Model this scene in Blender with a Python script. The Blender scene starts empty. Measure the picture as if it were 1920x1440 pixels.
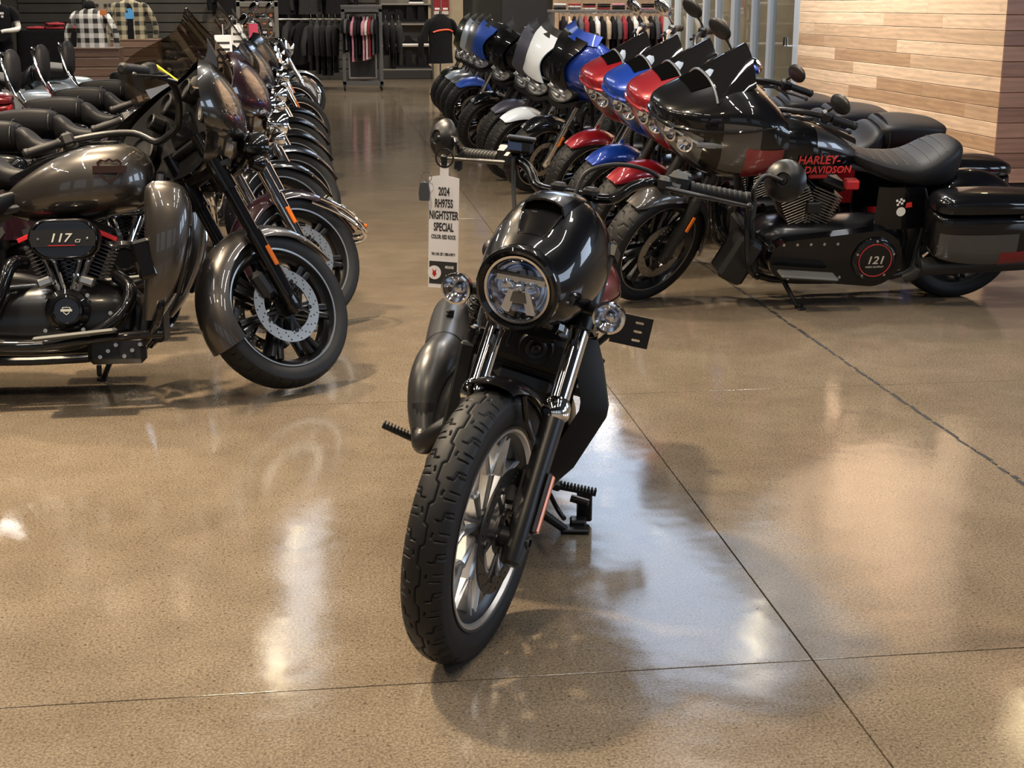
import bpy, bmesh, math, random
import numpy as np
from mathutils import Vector as V, Matrix as M
from mathutils.geometry import delaunay_2d_cdt
R_ = math.radians
random.seed(7)
SC = bpy.context.scene
COL = SC.collection

# ------------------------------------------------------------------ camera, exposure
F_PX, HC, PITCH, YAW = 2660.0, 1.5, math.atan(712 / 2660.0), R_(7.35)
cam = bpy.data.cameras.new('camera')
cam.sensor_width = 36.0
cam.lens = 36.0 * F_PX / 1920.0
cam.clip_end = 200
camo = bpy.data.objects.new('camera', cam)
COL.objects.link(camo)
camo.location = (0, 0, HC)
camo.rotation_euler = (R_(90) - PITCH, 0, -YAW)
SC.camera = camo
SC.view_settings.view_transform = 'Standard'
SC.view_settings.look = 'None'
SC.view_settings.gamma = 1
SC.view_settings.use_curve_mapping = False
SC.view_settings.exposure = 0.10
SC.cycles.use_denoising = True
SC.cycles.max_bounces = 8
SC.cycles.diffuse_bounces = 3
SC.cycles.glossy_bounces = 5
SC.cycles.transmission_bounces = 6
SC.cycles.transparent_max_bounces = 12
SC.cycles.caustics_reflective = False
SC.cycles.caustics_refractive = False
SC.cycles.sample_clamp_indirect = 6.0

# ------------------------------------------------------------------ world and lights
CEIL = 5.0
w = bpy.data.worlds.new('world'); SC.world = w
w.use_nodes = True
bg = w.node_tree.nodes['Background']
bg.inputs[0].default_value = (0.75, 0.86, 1.0, 1); bg.inputs[1].default_value = 0.6

def area(name, loc, sx, sy, power, col, rot=(0, 0, 0), shape='RECTANGLE', spread=180):
    l = bpy.data.lights.new(name, 'AREA'); l.shape = shape
    l.size = sx; l.size_y = sy; l.energy = power; l.color = col; l.spread = R_(spread)
    o = bpy.data.objects.new(name, l); COL.objects.link(o)
    o.location = loc; o.rotation_euler = rot
    return o
WARM, NEUT, COOL = (1.0, 0.86, 0.68), (1.0, 0.95, 0.88), (0.66, 0.80, 1.0)
# strong round down-lights over the showroom
for xx, yy, pw in ((-1.7, 5.1, 360), (-1.5, 8.6, 290), (2.5, 9.0, 120), (3.2, 4.2, 20), (-4.8, 3.0, 120), (-0.6, 0.2, 110), (-5.2, 8.0, 150)):
    if yy < 10.4: area('downlight', (xx, yy, CEIL - 0.10), 0.34, 0.34, pw, (1.0, 0.93, 0.84) if xx > 1 else (1.0, 0.79, 0.53), shape='DISK', spread=150)
for xx, ys in ((-0.65, (13.2, 17.3)), (4.24, (13.1, 17.3, 21.5, 25.7)), (6.15, (11.0, 14.7)), (-3.2, (22.0, 26.5)), (2.7, (22.0,)), (1.4, (27.6,)), (-1.2, (28.2,))):  # rows from floor reflections, then unseen lamps added to brighten the back
    for yy in ys:
        area('downlight', (xx, yy, CEIL - 0.10), 0.16 if yy < 20 else 0.2, 0.16 if yy < 20 else 0.2, 9 if yy < 20 else 130, (1.0, 0.80, 0.45) if yy < 20 else WARM, shape='DISK', spread=150)
# long strip lights over the two rows of motorcycles, nearest half of the shop
for xx in (-4.6, -2.2, 1.4, 3.0):
    for yy in (0.5, 2.6, 4.7, 6.8, 8.9):
        area('strip_light', (xx, yy, CEIL - 0.06), 0.09, 1.5, 24, NEUT, spread=160)
for xx in (-4.2, 7.6):
    for yy in (13.0, 17.5, 22.0, 26.0):
        area('strip_light', (xx, yy, CEIL - 0.06), 0.09, 1.5, 55, NEUT, spread=160)
for yy in (12.6, 14.2, 15.8):  # unseen fill lamps added to brighten the cedar, angled out of floor reflections
    area('cedar_fill', (3.5, yy, CEIL - 0.1), 0.3, 0.3, 55, NEUT, rot=(0, R_(-48), 0), spread=85)
area('lobby_fill', (6.9, 20.0, CEIL - 0.1), 0.6, 4.0, 170, WARM)  # unseen lamp added to brighten the interior behind the door glass
# daylight through two long roof lights
area('roof_light', (3.75, 17.5, CEIL - 0.03), 1.5, 10.5, 165, (0.60, 0.76, 1.0))
area('roof_light', (5.5, 16.5, CEIL - 0.03), 1.5, 8.0, 45, (0.85, 0.92, 1.0))
area('roof_light', (-0.6, 15.7, CEIL - 0.03), 0.74, 5.6, 32, (0.9, 0.95, 1.0))
# daylight through the shop windows behind and to the side of the camera
for xx in (-7.0, -3.6, 0.0, 3.4):
    area('window_daylight', (xx, -5.93, 2.3), 2.3, 2.4, 55, COOL, rot=(R_(90), 0, R_(180)))
for yy in (-2.5, 1.2, 5.0):
    area('window_daylight', (8.9, yy, 2.6), 2.4, 2.0, 110, COOL, rot=(R_(90), 0, R_(90)))

# ------------------------------------------------------------------ materials
def nodes(m):
    m.use_nodes = True
    nt = m.node_tree
    return nt, nt.nodes, nt.links, nt.nodes['Principled BSDF']
MATS = {}
def pm(name, col, rough=0.5, metal=0.0, coat=0.0, coat_r=0.03, spec=0.5, emit=None, es=0.0, noise=None, bump=None, flake=None):
    if name in MATS: return MATS[name]
    m = bpy.data.materials.new(name); nt, N, L, b = nodes(m)
    b.inputs['Base Color'].default_value = (*col, 1)
    b.inputs['Roughness'].default_value = rough
    b.inputs['Metallic'].default_value = metal
    b.inputs['Coat Weight'].default_value = coat
    b.inputs['Coat Roughness'].default_value = coat_r
    b.inputs['Specular IOR Level'].default_value = spec
    if emit:
        b.inputs['Emission Color'].default_value = (*emit, 1); b.inputs['Emission Strength'].default_value = es
    if noise:      # (scale, strength of value change)
        tc = N.new('ShaderNodeTexCoord'); tx = N.new('ShaderNodeTexNoise'); tx.inputs['Scale'].default_value = noise[0]
        tx.inputs['Detail'].default_value = 6
        mr = N.new('ShaderNodeMapRange'); mr.inputs[1].default_value = .3; mr.inputs[2].default_value = .7
        mr.inputs[3].default_value = 1 - noise[1]; mr.inputs[4].default_value = 1 + noise[1]
        mx = N.new('ShaderNodeVectorMath'); mx.operation = 'SCALE'; mx.inputs[0].default_value = col
        L.new(tc.outputs['Object'], tx.inputs['Vector']); L.new(tx.outputs['Fac'], mr.inputs[0])
        L.new(mr.outputs[0], mx.inputs['Scale']); L.new(mx.outputs[0], b.inputs['Base Color'])
    if bump:       # (scale, strength, distance)
        tc = N.new('ShaderNodeTexCoord'); tx = N.new('ShaderNodeTexNoise'); tx.inputs['Scale'].default_value = bump[0]
        tx.inputs['Detail'].default_value = 4
        bp = N.new('ShaderNodeBump'); bp.inputs['Strength'].default_value = bump[1]; bp.inputs['Distance'].default_value = bump[2]
        L.new(tc.outputs['Object'], tx.inputs['Vector']); L.new(tx.outputs['Fac'], bp.inputs['Height']); L.new(bp.outputs[0], b.inputs['Normal'])
    MATS[name] = m
    return m
def glassmat(name, tint, alpha, rough=0.0, spec_scale=1.0):
    """thin clear plastic: tinted see-through plus a mirror-like Fresnel reflection"""
    if name in MATS: return MATS[name]
    m = bpy.data.materials.new(name); nt, N, L, b = nodes(m)
    out = [n for n in N if n.type == 'OUTPUT_MATERIAL'][0]; N.remove(b)
    tr = N.new('ShaderNodeBsdfTransparent'); tr.inputs[0].default_value = (*[c * (1 - alpha) for c in tint], 1)
    gl = N.new('ShaderNodeBsdfGlossy'); gl.inputs[0].default_value = (1, 1, 1, 1); gl.inputs['Roughness'].default_value = rough
    fr = N.new('ShaderNodeFresnel'); fr.inputs[0].default_value = 1.45
    mu = N.new('ShaderNodeMath'); mu.operation = 'MULTIPLY'; mu.inputs[1].default_value = spec_scale
    mx = N.new('ShaderNodeMixShader')
    ge = N.new('ShaderNodeNewGeometry'); fb = N.new('ShaderNodeMath'); fb.operation = 'SUBTRACT'; fb.inputs[0].default_value = 1; L.new(ge.outputs['Backfacing'], fb.inputs[1])
    m2 = N.new('ShaderNodeMath'); m2.operation = 'MULTIPLY'; L.new(mu.outputs[0], m2.inputs[0]); L.new(fb.outputs[0], m2.inputs[1])
    L.new(fr.outputs[0], mu.inputs[0]); L.new(m2.outputs[0], mx.inputs[0])
    L.new(tr.outputs[0], mx.inputs[1]); L.new(gl.outputs[0], mx.inputs[2]); L.new(mx.outputs[0], out.inputs[0])
    MATS[name] = m
    return m
BLACK = pm('black_gloss', (.003, .003, .004), .3, 0, .8, .015, spec=.08)
SATIN = pm('black_satin', (.007, .007, .008), .36, 0, 0, spec=.4)
MATTE = pm('black_matte', (.008, .008, .009), .55, 0, 0, spec=.3, bump=(400, .15, .001))
PLAST = pm('black_plastic', (.010, .010, .011), .45, spec=.35)
RUBBER = pm('tyre_rubber', (.008, .008, .009), .55, spec=.27, bump=(260, .12, .001))
SEATM = pm('black_leather', (.008, .008, .010), .5, spec=.26, bump=(300, .35, .0015))
CHROME = pm('chrome', (.82, .83, .85), .06, 1.0)
STEEL = pm('brushed_steel', (.55, .54, .52), .28, 1.0)
DISC = pm('disc_steel', (.42, .40, .37), .3, 1.0)
DISCD = pm('disc_dark_steel', (.10, .10, .10), .35, 1.0)
RIMS = pm('machined_rim', (.70, .70, .71), .34, .9)
RIMG = pm('grey_rim', (.055, .055, .058), .38, .7)
ENGB = pm('engine_black', (.006, .006, .007), .3, 0, .25, .12, spec=.35)
FINC = pm('fin_dark_steel', (.13, .13, .135), .28, .9)
FINB = pm('fin_edge', (.25, .22, .18), .35, .9)
GUN = pm('charcoal_metallic', (.060, .054, .050), .36, .8, 1.0, .02)
GREYP = pm('grey_fabric_paint', (.06, .06, .064), .35, .6, 1.0, .02)
RED = pm('red_metallic', (.20, .004, .010), .36, .35, 1.0, .02)
REDD = pm('dark_red', (.20, .012, .018), .3, .4, 1.0, .02)
REDROCK = pm('red_rock', (.17, .018, .016), .35, .6, 1.0, .02)
REDPL = pm('red_accent', (.45, .012, .02), .35)
BLUE = pm('blue_metallic', (.002, .030, .25), .36, .35, 1.0, .02)
BLUEM = pm('blue_matte', (.022, .085, .45), .42, .3)
WHITE = pm('white_pearl', (.62, .68, .76), .25, 0, 1.0, .03)
WHITEB = pm('white_blue_pearl', (.50, .58, .66), .25, .2, 1.0, .03)
PURP = pm('matte_violet_grey', (.075, .075, .105), .4, .5)
SILVG = pm('grey_paint', (.20, .21, .23), .3, .5, .6, .05)
GREEN = pm('dark_green_black', (.008, .012, .006), .3, 0, 1.0, .02, spec=.2)
BURG = pm('burgundy_black', (.012, .003, .006), .3, 0, 1.0, .02, spec=.2)
NAVY = pm('navy_black', (.005, .006, .012), .3, 0, 1.0, .02, spec=.2)
AMBER = pm('amber_reflector', (.55, .12, .01), .25, 0, .6)
REDREF = pm('red_reflector', (.45, .01, .01), .25, 0, .6)
WHITEP = pm('white_paint', (.8, .8, .8), .4)
PAPER = pm('tag_paper', (.78, .77, .80), .5)
INK = pm('ink_black', (.02, .02, .02), .6)
SILVER_TXT = pm('silver_print', (.75, .72, .62), .3, .6)
REFL = pm('lamp_reflector', (.75, .78, .85), .12, 1.0)
REFM = pm('lamp_silver', (.55, .57, .60), .3, .7)
LED = pm('lamp_projector', (.55, .62, .75), .1, .9)
LENS = glassmat('clear_lens', (.97, .98, 1.0), .02, 0.0, 1.6)
CLEAR = glassmat('clear_screen', (.90, .93, .96), .06, 0.0, 1.6)
SMOKE = glassmat('smoked_screen', (.50, .43, .36), .1, 0.0, 1.2)
MIRROR = pm('mirror_glass', (.9, .92, .93), .02, 1.0)
GAUGE = pm('gauge_face', (.04, .04, .045), .4)

# ------------------------------------------------------------------ mesh helpers
class MB:
    def __init__(s): s.v = []; s.f = []
    def add(s, vs, fs):
        o = len(s.v); s.v.extend(tuple(p) for p in vs); s.f.extend(tuple(i + o for i in q) for q in fs); return s
    def rings(s, rings, closed=True, caps=(True, True), wrap=False):
        n = len(rings[0]); vs = [p for r in rings for p in r]; fs = []
        m = len(rings)
        for i in range(m if wrap else m - 1):
            a = i * n; b = ((i + 1) % m) * n
            for j in range(n if closed else n - 1):
                k = (j + 1) % n
                fs.append((a + j, a + k, b + k, b + j))
        if closed and not wrap:
            if caps[0]: fs.append(tuple(range(n))[::-1])
            if caps[1]: fs.append(tuple(range((m - 1) * n, m * n)))
        return s.add(vs, fs)
    def box(s, c, size, ch=.0, rot=None):
        """box with chamfered edges"""
        hx, hy, hz = [q / 2 for q in size]; ch = min(ch, hx * .9, hy * .9, hz * .9); c = V(c)
        if ch <= 0:
            P = [V((x, y, z)) for x in (-hx, hx) for y in (-hy, hy) for z in (-hz, hz)]
            fs = [(0, 1, 3, 2), (4, 6, 7, 5), (0, 4, 5, 1), (2, 3, 7, 6), (0, 2, 6, 4), (1, 5, 7, 3)]
        else:
            bm = bmesh.new(); P = []
            for sx in (-1, 1):
                for sy in (-1, 1):
                    for sz in (-1, 1):
                        P += [V((sx * hx, sy * (hy - ch), sz * (hz - ch))), V((sx * (hx - ch), sy * hy, sz * (hz - ch))), V((sx * (hx - ch), sy * (hy - ch), sz * hz))]
            for p in P: bm.verts.new(p)
            r = bmesh.ops.convex_hull(bm, input=bm.verts[:])
            bm.verts.index_update()
            P = [v.co.copy() for v in bm.verts]; fs = [tuple(v.index for v in f.verts) for f in bm.faces]; bm.free()
        if rot is not None: P = [rot @ p for p in P]
        return s.add([c + p for p in P], fs)
    def tube(s, pts, r, n=12, caps=True, sm=0, flat=1.0):
        pts = [V(p) for p in pts]
        rr = list(r) if hasattr(r, '__len__') else [r] * len(pts)
        if sm: pts, rr = crom(pts, rr, sm)
        m = len(pts); T = []
        for i in range(m):
            a = pts[max(i - 1, 0)]; b = pts[min(i + 1, m - 1)]; T.append((b - a).normalized())
        up = V((0, 0, 1)) if abs(T[0].z) < .9 else V((1, 0, 0))
        nn = (up - T[0] * up.dot(T[0])).normalized(); rings = []
        for i in range(m):
            nn = (nn - T[i] * nn.dot(T[i])).normalized(); bb = T[i].cross(nn)
            rings.append([pts[i] + nn * (math.cos(2 * math.pi * k / n) * rr[i] * flat) + bb * (math.sin(2 * math.pi * k / n) * rr[i]) for k in range(n)])
        return s.rings(rings, True, (caps, caps))
    def lathe(s, prof, o=(0, 0, 0), ax=(0, 1, 0), n=32, closed=False, a0=0, a1=360, up=None):
        """prof: list of (radius, height along axis)"""
        o = V(o); ax = V(ax).normalized(); u = V(up) if up else (V((0, 0, 1)) if abs(ax.z) < .9 else V((1, 0, 0)))
        u = (u - ax * u.dot(ax)).normalized(); w2 = ax.cross(u); full = abs(a1 - a0) >= 360
        k = n if full else n + 1; rings = []
        for i in range(k):
            a = R_(a0 + (a1 - a0) * i / n); d = u * math.cos(a) + w2 * math.sin(a)
            rings.append([o + d * r + ax * t for r, t in prof])
        return s.rings(rings, closed, (True, True), wrap=full)
    def ell(s, c, rad, nu=16, nv=10, rot=None, v0=-90, v1=90):
        c = V(c); rings = []
        for j in range(nv + 1):
            b = R_(v0 + (v1 - v0) * j / nv); ring = []
            for i in range(nu):
                a = 2 * math.pi * i / nu
                p = V((rad[0] * math.cos(b) * math.cos(a), rad[1] * math.cos(b) * math.sin(a), rad[2] * math.sin(b)))
                if rot is not None: p = rot @ p
                ring.append(c + p)
            rings.append(ring)
        return s.rings(rings, True, (True, True))
    def prism(s, poly, o, ux, uy, th):
        """flat polygon (2-D list) in the plane o+ux,uy pushed out both ways by th/2"""
        o = V(o); ux = V(ux).normalized(); uy = V(uy).normalized(); nz = ux.cross(uy); n = len(poly)
        a = [o + ux * x + uy * y - nz * th / 2 for x, y in poly]; b = [p + nz * th for p in a]
        return s.add(a + b, [tuple(range(n))[::-1], tuple(range(n, 2 * n))] + [(i, (i + 1) % n, n + (i + 1) % n, n + i) for i in range(n)])
    def xf(s, mat): s.v = [tuple(mat @ V(p)) for p in s.v]; return s
    def mir(s):  # mirrored copy over y
        n = len(s.v); vs = [(x, -y, z) for x, y, z in s.v]; fs = [tuple(q[::-1]) for q in s.f]; return s.add(vs, fs)
    def mesh(s, name, ang=35):
        me = bpy.data.meshes.new(name); me.from_pydata(s.v, [], s.f); me.update()
        bm = bmesh.new(); bm.from_mesh(me); bmesh.ops.remove_doubles(bm, verts=bm.verts, dist=1e-6)
        bmesh.ops.recalc_face_normals(bm, faces=bm.faces); bm.to_mesh(me); bm.free()
        for p in me.polygons: p.use_smooth = True
        me.set_sharp_from_angle(angle=R_(ang))
        me.materials.append(None)
        return me
def crom(pts, rr, k):
    """Catmull-Rom resample of points and radii"""
    P = []; Q = []; n = len(pts)
    for i in range(n - 1):
        p0, p1, p2, p3 = pts[max(i - 1, 0)], pts[i], pts[i + 1], pts[min(i + 2, n - 1)]
        r0, r1, r2, r3 = rr[max(i - 1, 0)], rr[i], rr[i + 1], rr[min(i + 2, n - 1)]
        for j in range(k):
            t = j / k
            c = lambda a, b, cc, d: .5 * ((2 * b) + (cc - a) * t + (2 * a - 5 * b + 4 * cc - d) * t * t + (3 * b - a - 3 * cc + d) * t ** 3)
            P.append(c(p0, p1, p2, p3)); Q.append(c(r0, r1, r2, r3))
    P.append(pts[-1]); Q.append(rr[-1]); return P, Q
def catm(rows, k):
    """Catmull-Rom resample of a table of numbers"""
    rows = [V(r) if False else np.array(r, float) for r in rows]
    P, _ = crom(rows, [0] * len(rows), k); return P
def body_rings(secs, seg=28, k=4):
    """secs: (x, zc, halfwidth, up, down, exponent) -> smooth rings across the length"""
    out = []
    for x, zc, hw, up, dn, e in catm(secs, k):
        ring = []
        for i in range(seg):
            a = 2 * math.pi * i / seg; ca, sa = math.cos(a), math.sin(a)
            y = hw * math.copysign(abs(ca) ** (2 / e), ca); z = math.copysign(abs(sa) ** (2 / e), sa)
            ring.append(V((x, y, zc + z * (up if sa > 0 else dn))))
        out.append(ring)
    return out
def body(secs, seg=28, k=4):
    return MB().rings(body_rings(secs, seg, k))
def patch(rings, i0, i1, j0, j1, off=.0025):
    """a panel lying on rings[i0..i1][j0..j1], lifted off along the surface normal"""
    n = len(rings[0]); rows = []
    for i in range(i0, i1 + 1):
        row = []
        for j in range(j0, j1 + 1):
            p = rings[i][j % n]; du = rings[min(i + 1, len(rings) - 1)][j % n] - rings[max(i - 1, 0)][j % n]
            dv = rings[i][(j + 1) % n] - rings[i][(j - 1) % n]; nn = du.cross(dv)
            nn = nn.normalized() if nn.length > 1e-9 else V((0, 0, 1))
            cen = sum(rings[i], V()) / n
            if nn.dot(p - cen) < 0: nn = -nn
            row.append(p + nn * off)
        rows.append(row)
    return MB().rings(rows, False)
def sheet(rows, th=.004):
    """open grid of points given a real thickness"""
    m, n = len(rows), len(rows[0]); back = []
    for i in range(m):
        r = []
        for j in range(n):
            du = rows[min(i + 1, m - 1)][j] - rows[max(i - 1, 0)][j]; dv = rows[i][min(j + 1, n - 1)] - rows[i][max(j - 1, 0)]
            nn = du.cross(dv); nn = nn.normalized() if nn.length > 1e-9 else V((1, 0, 0)); r.append(rows[i][j] - nn * th)
        back.append(r)
    b = MB(); b.rings(rows, False); b.rings(back, False)
    o = m * n; edge = [i * n for i in range(m)] ; fs = []
    for i in range(m - 1):
        fs += [(i * n, (i + 1) * n, o + (i + 1) * n, o + i * n), (i * n + n - 1, (i + 1) * n + n - 1, o + (i + 1) * n + n - 1, o + i * n + n - 1)]
    for j in range(n - 1):
        fs += [(j, j + 1, o + j + 1, o + j), ((m - 1) * n + j, (m - 1) * n + j + 1, o + (m - 1) * n + j + 1, o + (m - 1) * n + j)]
    b.f += fs
    return b
def holed_disc(outer, holes, th, inner=None):
    """flat plate in the x-z plane (axis y): outer outline, list of hole outlines, really cut through"""
    vs = []; es = []; loops = [outer] + holes
    for lp in loops:
        o = len(vs); vs += [V(p) for p in lp]; es += [(o + i, o + (i + 1) % len(lp)) for i in range(len(lp))]
    r = delaunay_2d_cdt(vs, es, [], 0, 1e-6); P = r[0]; T = r[2]
    def inside(p, lp):
        c = False; n = len(lp)
        for i in range(n):
            a, b = lp[i], lp[(i + 1) % n]
            if (a[1] > p.y) != (b[1] > p.y) and p.x < (b[0] - a[0]) * (p.y - a[1]) / (b[1] - a[1]) + a[0]: c = not c
        return c
    keep = []
    for t in T:
        c = (P[t[0]] + P[t[1]] + P[t[2]]) / 3
        if inside(c, outer) and not any(inside(c, h) for h in holes): keep.append(tuple(t))
    n = len(P); b = MB()
    v2 = [(p.x, th / 2, p.y) for p in P] + [(p.x, -th / 2, p.y) for p in P]
    fs = keep + [tuple(i + n for i in t[::-1]) for t in keep]
    cnt = {}
    for t in keep:
        for a, c in ((t[0], t[1]), (t[1], t[2]), (t[2], t[0])): cnt[(a, c)] = 1
    for (a, c) in cnt:
        if (c, a) not in cnt: fs.append((a, c, c + n, a + n))
    return b.add(v2, fs)
def circ(cx, cy, r, n=8, a0=0): return [(cx + r * math.cos(2 * math.pi * i / n + a0), cy + r * math.sin(2 * math.pi * i / n + a0)) for i in range(n)]

CACHE = {}
def ob(name, mesh, mat, parent=None, mloc=None):
    o = bpy.data.objects.new(name, mesh); COL.objects.link(o)
    if mesh is not None and mat is not None:
        o.material_slots[0].link = 'OBJECT'; o.material_slots[0].material = mat
    if parent is not None: o.parent = parent
    if mloc is not None: o.matrix_local = mloc
    return o
def part(name, key, fn, mat, parent, mloc=None, ang=35):
    """a part whose mesh is made once per key and shared between copies"""
    k = key or None
    if k is None: me = fn().mesh(name, ang)
    else:
        if k not in CACHE: CACHE[k] = fn().mesh(name, ang)
        me = CACHE[k]
    return ob(name, me, mat, parent, mloc)
def root(name, loc, rot=(0, 0, 0), label='', cat='', group=None):
    o = bpy.data.objects.new(name, None); COL.objects.link(o); o.empty_display_size = .1
    o.location = loc; o.rotation_euler = rot; o['label'] = label; o['category'] = cat
    if group: o['group'] = group
    return o
def tag(o, label, cat, group=None):
    o['label'] = label; o['category'] = cat
    if group: o['group'] = group
    return o
def struct(o, label=None):
    o['kind'] = 'structure'
    if label: o['label'] = label
    return o
def text(name, body_, size, mw, mat, parent, ext=.001, sx=1.0, shear=0.0, align='CENTER', space=1.0, bold=.012):
    c = bpy.data.curves.new(name, 'FONT'); c.body = body_; c.size = size; c.extrude = ext; c.align_x = align; c.align_y = 'CENTER'
    c.offset = size * bold; c.shear = shear; c.resolution_u = 3; c.space_character = space
    c.materials.append(mat)
    t_ = bpy.data.objects.new('tmp_text', c); COL.objects.link(t_)
    me = bpy.data.meshes.new_from_object(t_); bpy.data.objects.remove(t_); bpy.data.curves.remove(c)
    me.name = name
    o = ob(name, me, mat, parent, mw @ M.Diagonal((sx, 1, 1, 1)))
    return o
def frame(o, x, y):
    """matrix with local x along x, local y along y, origin o"""
    x = V(x).normalized(); z = x.cross(V(y)).normalized(); y = z.cross(x)
    m = M.Identity(4)
    for i in range(3): m[i][0] = x[i]; m[i][1] = y[i]; m[i][2] = z[i]; m[i][3] = o[i]
    return m
# ------------------------------------------------------------------ room materials
def floor_mat():
    m = bpy.data.materials.new('polished_concrete'); nt, N, L, b = nodes(m)
    ge = N.new('ShaderNodeNewGeometry')
    def noise(sc, det, rough=.6):
        t = N.new('ShaderNodeTexNoise'); t.inputs['Scale'].default_value = sc; t.inputs['Detail'].default_value = det
        t.inputs['Roughness'].default_value = rough; L.new(ge.outputs['Position'], t.inputs['Vector']); return t
    big = noise(.55, 5); mid = noise(5, 6); fine = noise(150, 3, .7); ag = noise(85, 2)
    r1 = N.new('ShaderNodeValToRGB'); r1.color_ramp.elements[0].color = (.122, .095, .067, 1); r1.color_ramp.elements[1].color = (.182, .146, .107, 1)
    r1.color_ramp.elements[0].position = .3; r1.color_ramp.elements[1].position = .7
    L.new(big.outputs['Fac'], r1.inputs[0])
    def mulmix(prev, t, lo, hi, a, c):
        mr = N.new('ShaderNodeMapRange'); mr.inputs[1].default_value = lo; mr.inputs[2].default_value = hi; mr.inputs[3].default_value = a; mr.inputs[4].default_value = c
        L.new(t.outputs['Fac'], mr.inputs[0]); v = N.new('ShaderNodeVectorMath'); v.operation = 'SCALE'
        L.new(prev, v.inputs[0]); L.new(mr.outputs[0], v.inputs['Scale']); return v.outputs[0]
    c = mulmix(r1.outputs[0], mid, .3, .7, .88, 1.1)
    c = mulmix(c, fine, .38, .62, .62, 1.34)
    c = mulmix(c, ag, .30, .40, .48, 1.0)
    L.new(c, b.inputs['Base Color'])
    rr = N.new('ShaderNodeMapRange'); rr.inputs[1].default_value = .3; rr.inputs[2].default_value = .7; rr.inputs[3].default_value = .07; rr.inputs[4].default_value = .13
    L.new(mid.outputs['Fac'], rr.inputs[0]); L.new(rr.outputs[0], b.inputs['Roughness'])
    b.inputs['Specular IOR Level'].default_value = .55
    wv = noise(2.2, 3); bp = N.new('ShaderNodeBump'); bp.inputs['Strength'].default_value = .10; bp.inputs['Distance'].default_value = .03
    L.new(wv.outputs['Fac'], bp.inputs['Height'])
    b2 = N.new('ShaderNodeBump'); b2.inputs['Strength'].default_value = .05; b2.inputs['Distance'].default_value = .002
    L.new(fine.outputs['Fac'], b2.inputs['Height']); L.new(bp.outputs[0], b2.inputs['Normal']); L.new(b2.outputs[0], b.inputs['Normal'])
    return m
def wood_mat(name, lo, hi, axis):
    m = bpy.data.materials.new(name); nt, N, L, b = nodes(m)
    ge = N.new('ShaderNodeNewGeometry'); oi = N.new('ShaderNodeObjectInfo')
    mp = N.new('ShaderNodeMapping'); mp.inputs['Scale'].default_value = (1.2, 9, 9) if axis == 'x' else (9, 1.2, 9)
    L.new(ge.outputs['Position'], mp.inputs['Vector'])
    sc = N.new('ShaderNodeVectorMath'); sc.operation = 'SCALE'; sc.inputs[0].default_value = (3, 31, 57); L.new(oi.outputs['Random'], sc.inputs['Scale']); L.new(sc.outputs[0], mp.inputs['Location'])
    t = N.new('ShaderNodeTexNoise'); t.inputs['Scale'].default_value = 1.6; t.inputs['Detail'].default_value = 7; t.inputs['Distortion'].default_value = 1.6
    L.new(mp.outputs[0], t.inputs['Vector'])
    wv = N.new('ShaderNodeTexWave'); wv.bands_direction = 'Z'; wv.inputs['Scale'].default_value = .7; wv.inputs['Distortion'].default_value = 9; wv.inputs['Detail'].default_value = 3; wv.inputs['Detail Scale'].default_value = .7
    L.new(mp.outputs[0], wv.inputs['Vector'])
    rp = N.new('ShaderNodeValToRGB'); rp.color_ramp.elements[0].color = (*lo, 1); rp.color_ramp.elements[1].color = (*hi, 1)
    rp.color_ramp.elements[0].position = .0; rp.color_ramp.elements[1].position = .75
    L.new(oi.outputs['Random'], rp.inputs[0])
    mr = N.new('ShaderNodeMapRange'); mr.inputs[1].default_value = .25; mr.inputs[2].default_value = .75; mr.inputs[3].default_value = .80; mr.inputs[4].default_value = 1.16
    L.new(t.outputs['Fac'], mr.inputs[0])
    m2 = N.new('ShaderNodeMapRange'); m2.inputs[3].default_value = .90; m2.inputs[4].default_value = 1.06; L.new(wv.outputs['Fac'], m2.inputs[0])
    mm = N.new('ShaderNodeMath'); mm.operation = 'MULTIPLY'; L.new(mr.outputs[0], mm.inputs[0]); L.new(m2.outputs[0], mm.inputs[1])
    v = N.new('ShaderNodeVectorMath'); v.operation = 'SCALE'; L.new(rp.outputs[0], v.inputs[0]); L.new(mm.outputs[0], v.inputs['Scale'])
    L.new(v.outputs[0], b.inputs['Base Color']); b.inputs['Roughness'].default_value = .42
    return m
CONC = floor_mat()
WOODL = wood_mat('light_cedar', (.50, .30, .165), (.86, .60, .39), 'y')
WOOD_SHADE = wood_mat('shaded_cedar', (.19, .095, .068), (.31, .17, .12), 'x')  # same cedar coloured darker: shade on the camera-facing side painted in
JOINT = pm('joint_filler', (.035, .03, .026), .8)
DASH = pm('dark_sealant', (.010, .010, .011), .7)
WALLD = pm('dark_slatwall', (.045, .043, .038), .7, noise=(3, .2))
WALLT = pm('tan_wall', (.34, .28, .20), .8, noise=(2, .15))
CEILM = pm('dark_ceiling', (.022, .022, .024), .9)
WALLW = pm('pale_wall', (.45, .43, .40), .8)
ALU = pm('aluminium', (.55, .58, .62), .4, .15)
GLASSD = glassmat('door_glass', (.86, .90, .92), .05, 0, 1.0)
RACKM = pm('rack_steel', (.13, .13, .135), .45, .4)
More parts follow.
